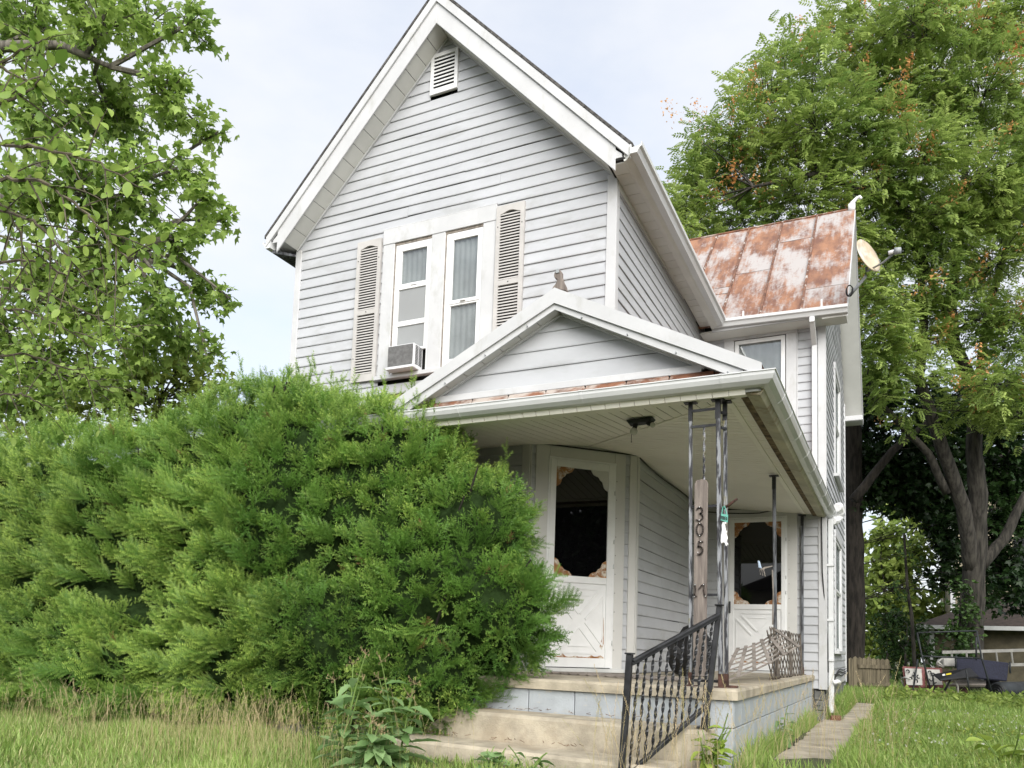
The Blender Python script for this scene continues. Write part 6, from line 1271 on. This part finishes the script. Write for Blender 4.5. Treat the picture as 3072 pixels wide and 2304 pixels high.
# weeds with individual leaves
wl_me = {}
def weed(name, label, base, H, nst, leafn, size, m='weed_leaf', flowers=True, spread=.25, lobed=True):
    t = thing(name, tuple(base), label, 'weed'); base = np.array(base, float)
    if (m, lobed) not in wl_me:
        xs = [0, .10, .25, .38, .52, .64, .78, .9, 1]; hw = [.02, .10, .13, .22, .17, .24, .18, .10, 0] if lobed else [0, .14, .26, .32, .32, .28, .2, .1, 0]
        L_ = []
        for k in range(3):
            tv, tf = tri_leaf(xs, hw, .10+.08*k, .15+.25*k); L_.append(MB().add(tv, tf).mesh('leaf', m, True))
        wl_me[(m, lobed)] = L_
    for s_ in range(nst):
        a = random.uniform(0, 6.28); hh = H*random.uniform(.65, 1.05); tipv = base+np.array([math.cos(a)*spread*hh, math.sin(a)*spread*hh, hh]); mid = (base+tipv)/2+np.array([random.uniform(-.05, .05), random.uniform(-.05, .05), .05]); pts = [(1-u)**2*base+2*(1-u)*u*mid+u*u*tipv for u in np.linspace(0, 1, 8)]
        sm = MB().tube(pts, np.linspace(.008, .003, 8), 5).build('stem', 'grass_stem', t)
        for i in range(leafn):
            u = .05+.80*i/leafn; p = (1-u)**2*base+2*(1-u)*u*mid+u*u*tipv; a2 = a+i*2.4; d = np.array([math.cos(a2), math.sin(a2), random.uniform(.0, .5)])
            R = frames(d[None], np.array([random.uniform(-.4, .4)]))[0]*size*random.uniform(.6, 1.15)*(1.15-.55*u)
            o = bpy.data.objects.new('leaf', random.choice(wl_me[(m, lobed)])); COL.objects.link(o); o.parent = t; q_ = p-base
            o.matrix_local = Matrix(((*R[0], q_[0]), (*R[1], q_[1]), (*R[2], q_[2]), (0, 0, 0, 1)))
        if flowers:
            fm = MB()
            for k in range(7):
                e = tipv+np.array([random.uniform(-.05, .05), random.uniform(-.05, .05), random.uniform(-.02, .06)]); fm.tube([tipv, e], .001, 3)
                V, F = scatter(fv, ff, np.eye(3)[None], e[None], np.array([.011])); fm.add(V, F)
            tag(fm.build('flower_head', 'seed_head', t), kind='stuff')
mat('grass_stem', (.18, .27, .07), .7, .2)
def W_(px, py, y): 
    d = (FWD+RGT*(px-CXP)/FPX-UPV*(py-CYP)/FPX); p = CAM+d*((y-CAM[1])/d[1]); return np.array([p[0], p[1], float(gz(p[0], p[1]))])
weed('sow_thistle', 'tall grey green sow thistle with seed heads in front of the yew, leftmost', W_(1020, 2280, -1.5), .85, 4, 10, .23)
weed('sow_thistle', 'grey green sow thistle nearest the left end of the steps', W_(1190, 2290, -1.25), .78, 5, 10, .25)
weed('sow_thistle', 'short leafy sow thistle low beside the bottom step', W_(1110, 2290, -1.55), .45, 6, 9, .24)
weed('dock_weed', 'broad leaved dock weed growing before the bottom step', W_(1470, 2290, -1.0), .22, 5, 5, .13, flowers=False, spread=.6, lobed=False)
weed('dock_weed', 'second broad leaved dock weed nearer the handrail foot', W_(1585, 2300, -1.0), .26, 4, 5, .12, flowers=False, spread=.6, lobed=False)
weed('lime_weed', 'bright lime green leafy weed at the porch corner below the handrail', W_(2120, 2300, -.45), .50, 9, 8, .125, 'lime_weed', False, .42, False)
weed('corner_weed', 'dark green weed against the blue block wall of the porch', np.array([.06, 2.3, .12]), .40, 3, 7, .12, 'weed_leaf', False, .25, False)
weed('lime_weed', 'bright green grass like weed at the far right edge', W_(3020, 2290, 2.2), .40, 3, 4, .30, 'lime_weed', False, .8, False)

# ------------------------------------------------------------------ across the side lot: what the door glass mirrors
def far_house(name, label, x0, y0, x1, y1, h, wm, ridge_x=True):
    t = thing(name, ((x0+x1)/2, (y0+y1)/2, 0), label, 'house')
    w = MB().box((x0, y0, -.3), (x1, y1, h)).build('wall', wm, t)
    xm, ym = (x0+x1)/2, (y0+y1)/2; e = .4
    MB().add([(x0-e, y0-e, h), (x1+e, y0-e, h), (x1+e, y1+e, h), (x0-e, y1+e, h), (xm, y0-e, h+2.6), (xm, y1+e, h+2.6)], [(0, 4, 5, 3), (1, 2, 5, 4), (0, 1, 4), (2, 3, 5), (3, 2, 1, 0)]).build('roof', 'garage_roof', t)
    for k in range(3):
        yy = y0+1+k*(y1-y0-2.2)/2
        wn_ = MB().box((x0-.04, yy, 1.1), (x0+.02, yy+1.0, 2.5)).build('window', 'glass_black', w); MB().box((x0-.06, yy-.1, 1.0), (x0-.03, yy+1.1, 1.1)).build('sill', 'white_trim', w)
    return t
far_house('neighbour_house', 'white single storey house mirrored in the door glass, right of the yard', 20, -9, 28, 1, 3.0, 'white_trim')
for k, (x, y, h) in enumerate(((16, 6, 9), (18, -12, 10), (26, 4, 12), (14, 11, 9), (30, -4, 13), (15, -3, 10), (16.5, -7, 11))):
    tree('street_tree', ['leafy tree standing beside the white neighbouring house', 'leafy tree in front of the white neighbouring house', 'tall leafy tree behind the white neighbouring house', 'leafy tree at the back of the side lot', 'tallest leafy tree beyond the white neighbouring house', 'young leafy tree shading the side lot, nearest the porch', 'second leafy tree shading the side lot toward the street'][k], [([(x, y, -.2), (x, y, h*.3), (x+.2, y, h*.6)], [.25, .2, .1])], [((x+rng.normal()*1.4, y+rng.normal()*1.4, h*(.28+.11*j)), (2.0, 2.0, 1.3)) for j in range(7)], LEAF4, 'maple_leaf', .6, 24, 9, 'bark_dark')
far_house('street_house', 'grey house across the street behind the viewer', -8, -44, 4, -34, 5.0, 'neighbour_wall')
for k, (x, y, h) in enumerate(((-14, -34, 11), (8, -32, 10), (-3, -30, 8), (17, -36, 12), (-24, -30, 12))):
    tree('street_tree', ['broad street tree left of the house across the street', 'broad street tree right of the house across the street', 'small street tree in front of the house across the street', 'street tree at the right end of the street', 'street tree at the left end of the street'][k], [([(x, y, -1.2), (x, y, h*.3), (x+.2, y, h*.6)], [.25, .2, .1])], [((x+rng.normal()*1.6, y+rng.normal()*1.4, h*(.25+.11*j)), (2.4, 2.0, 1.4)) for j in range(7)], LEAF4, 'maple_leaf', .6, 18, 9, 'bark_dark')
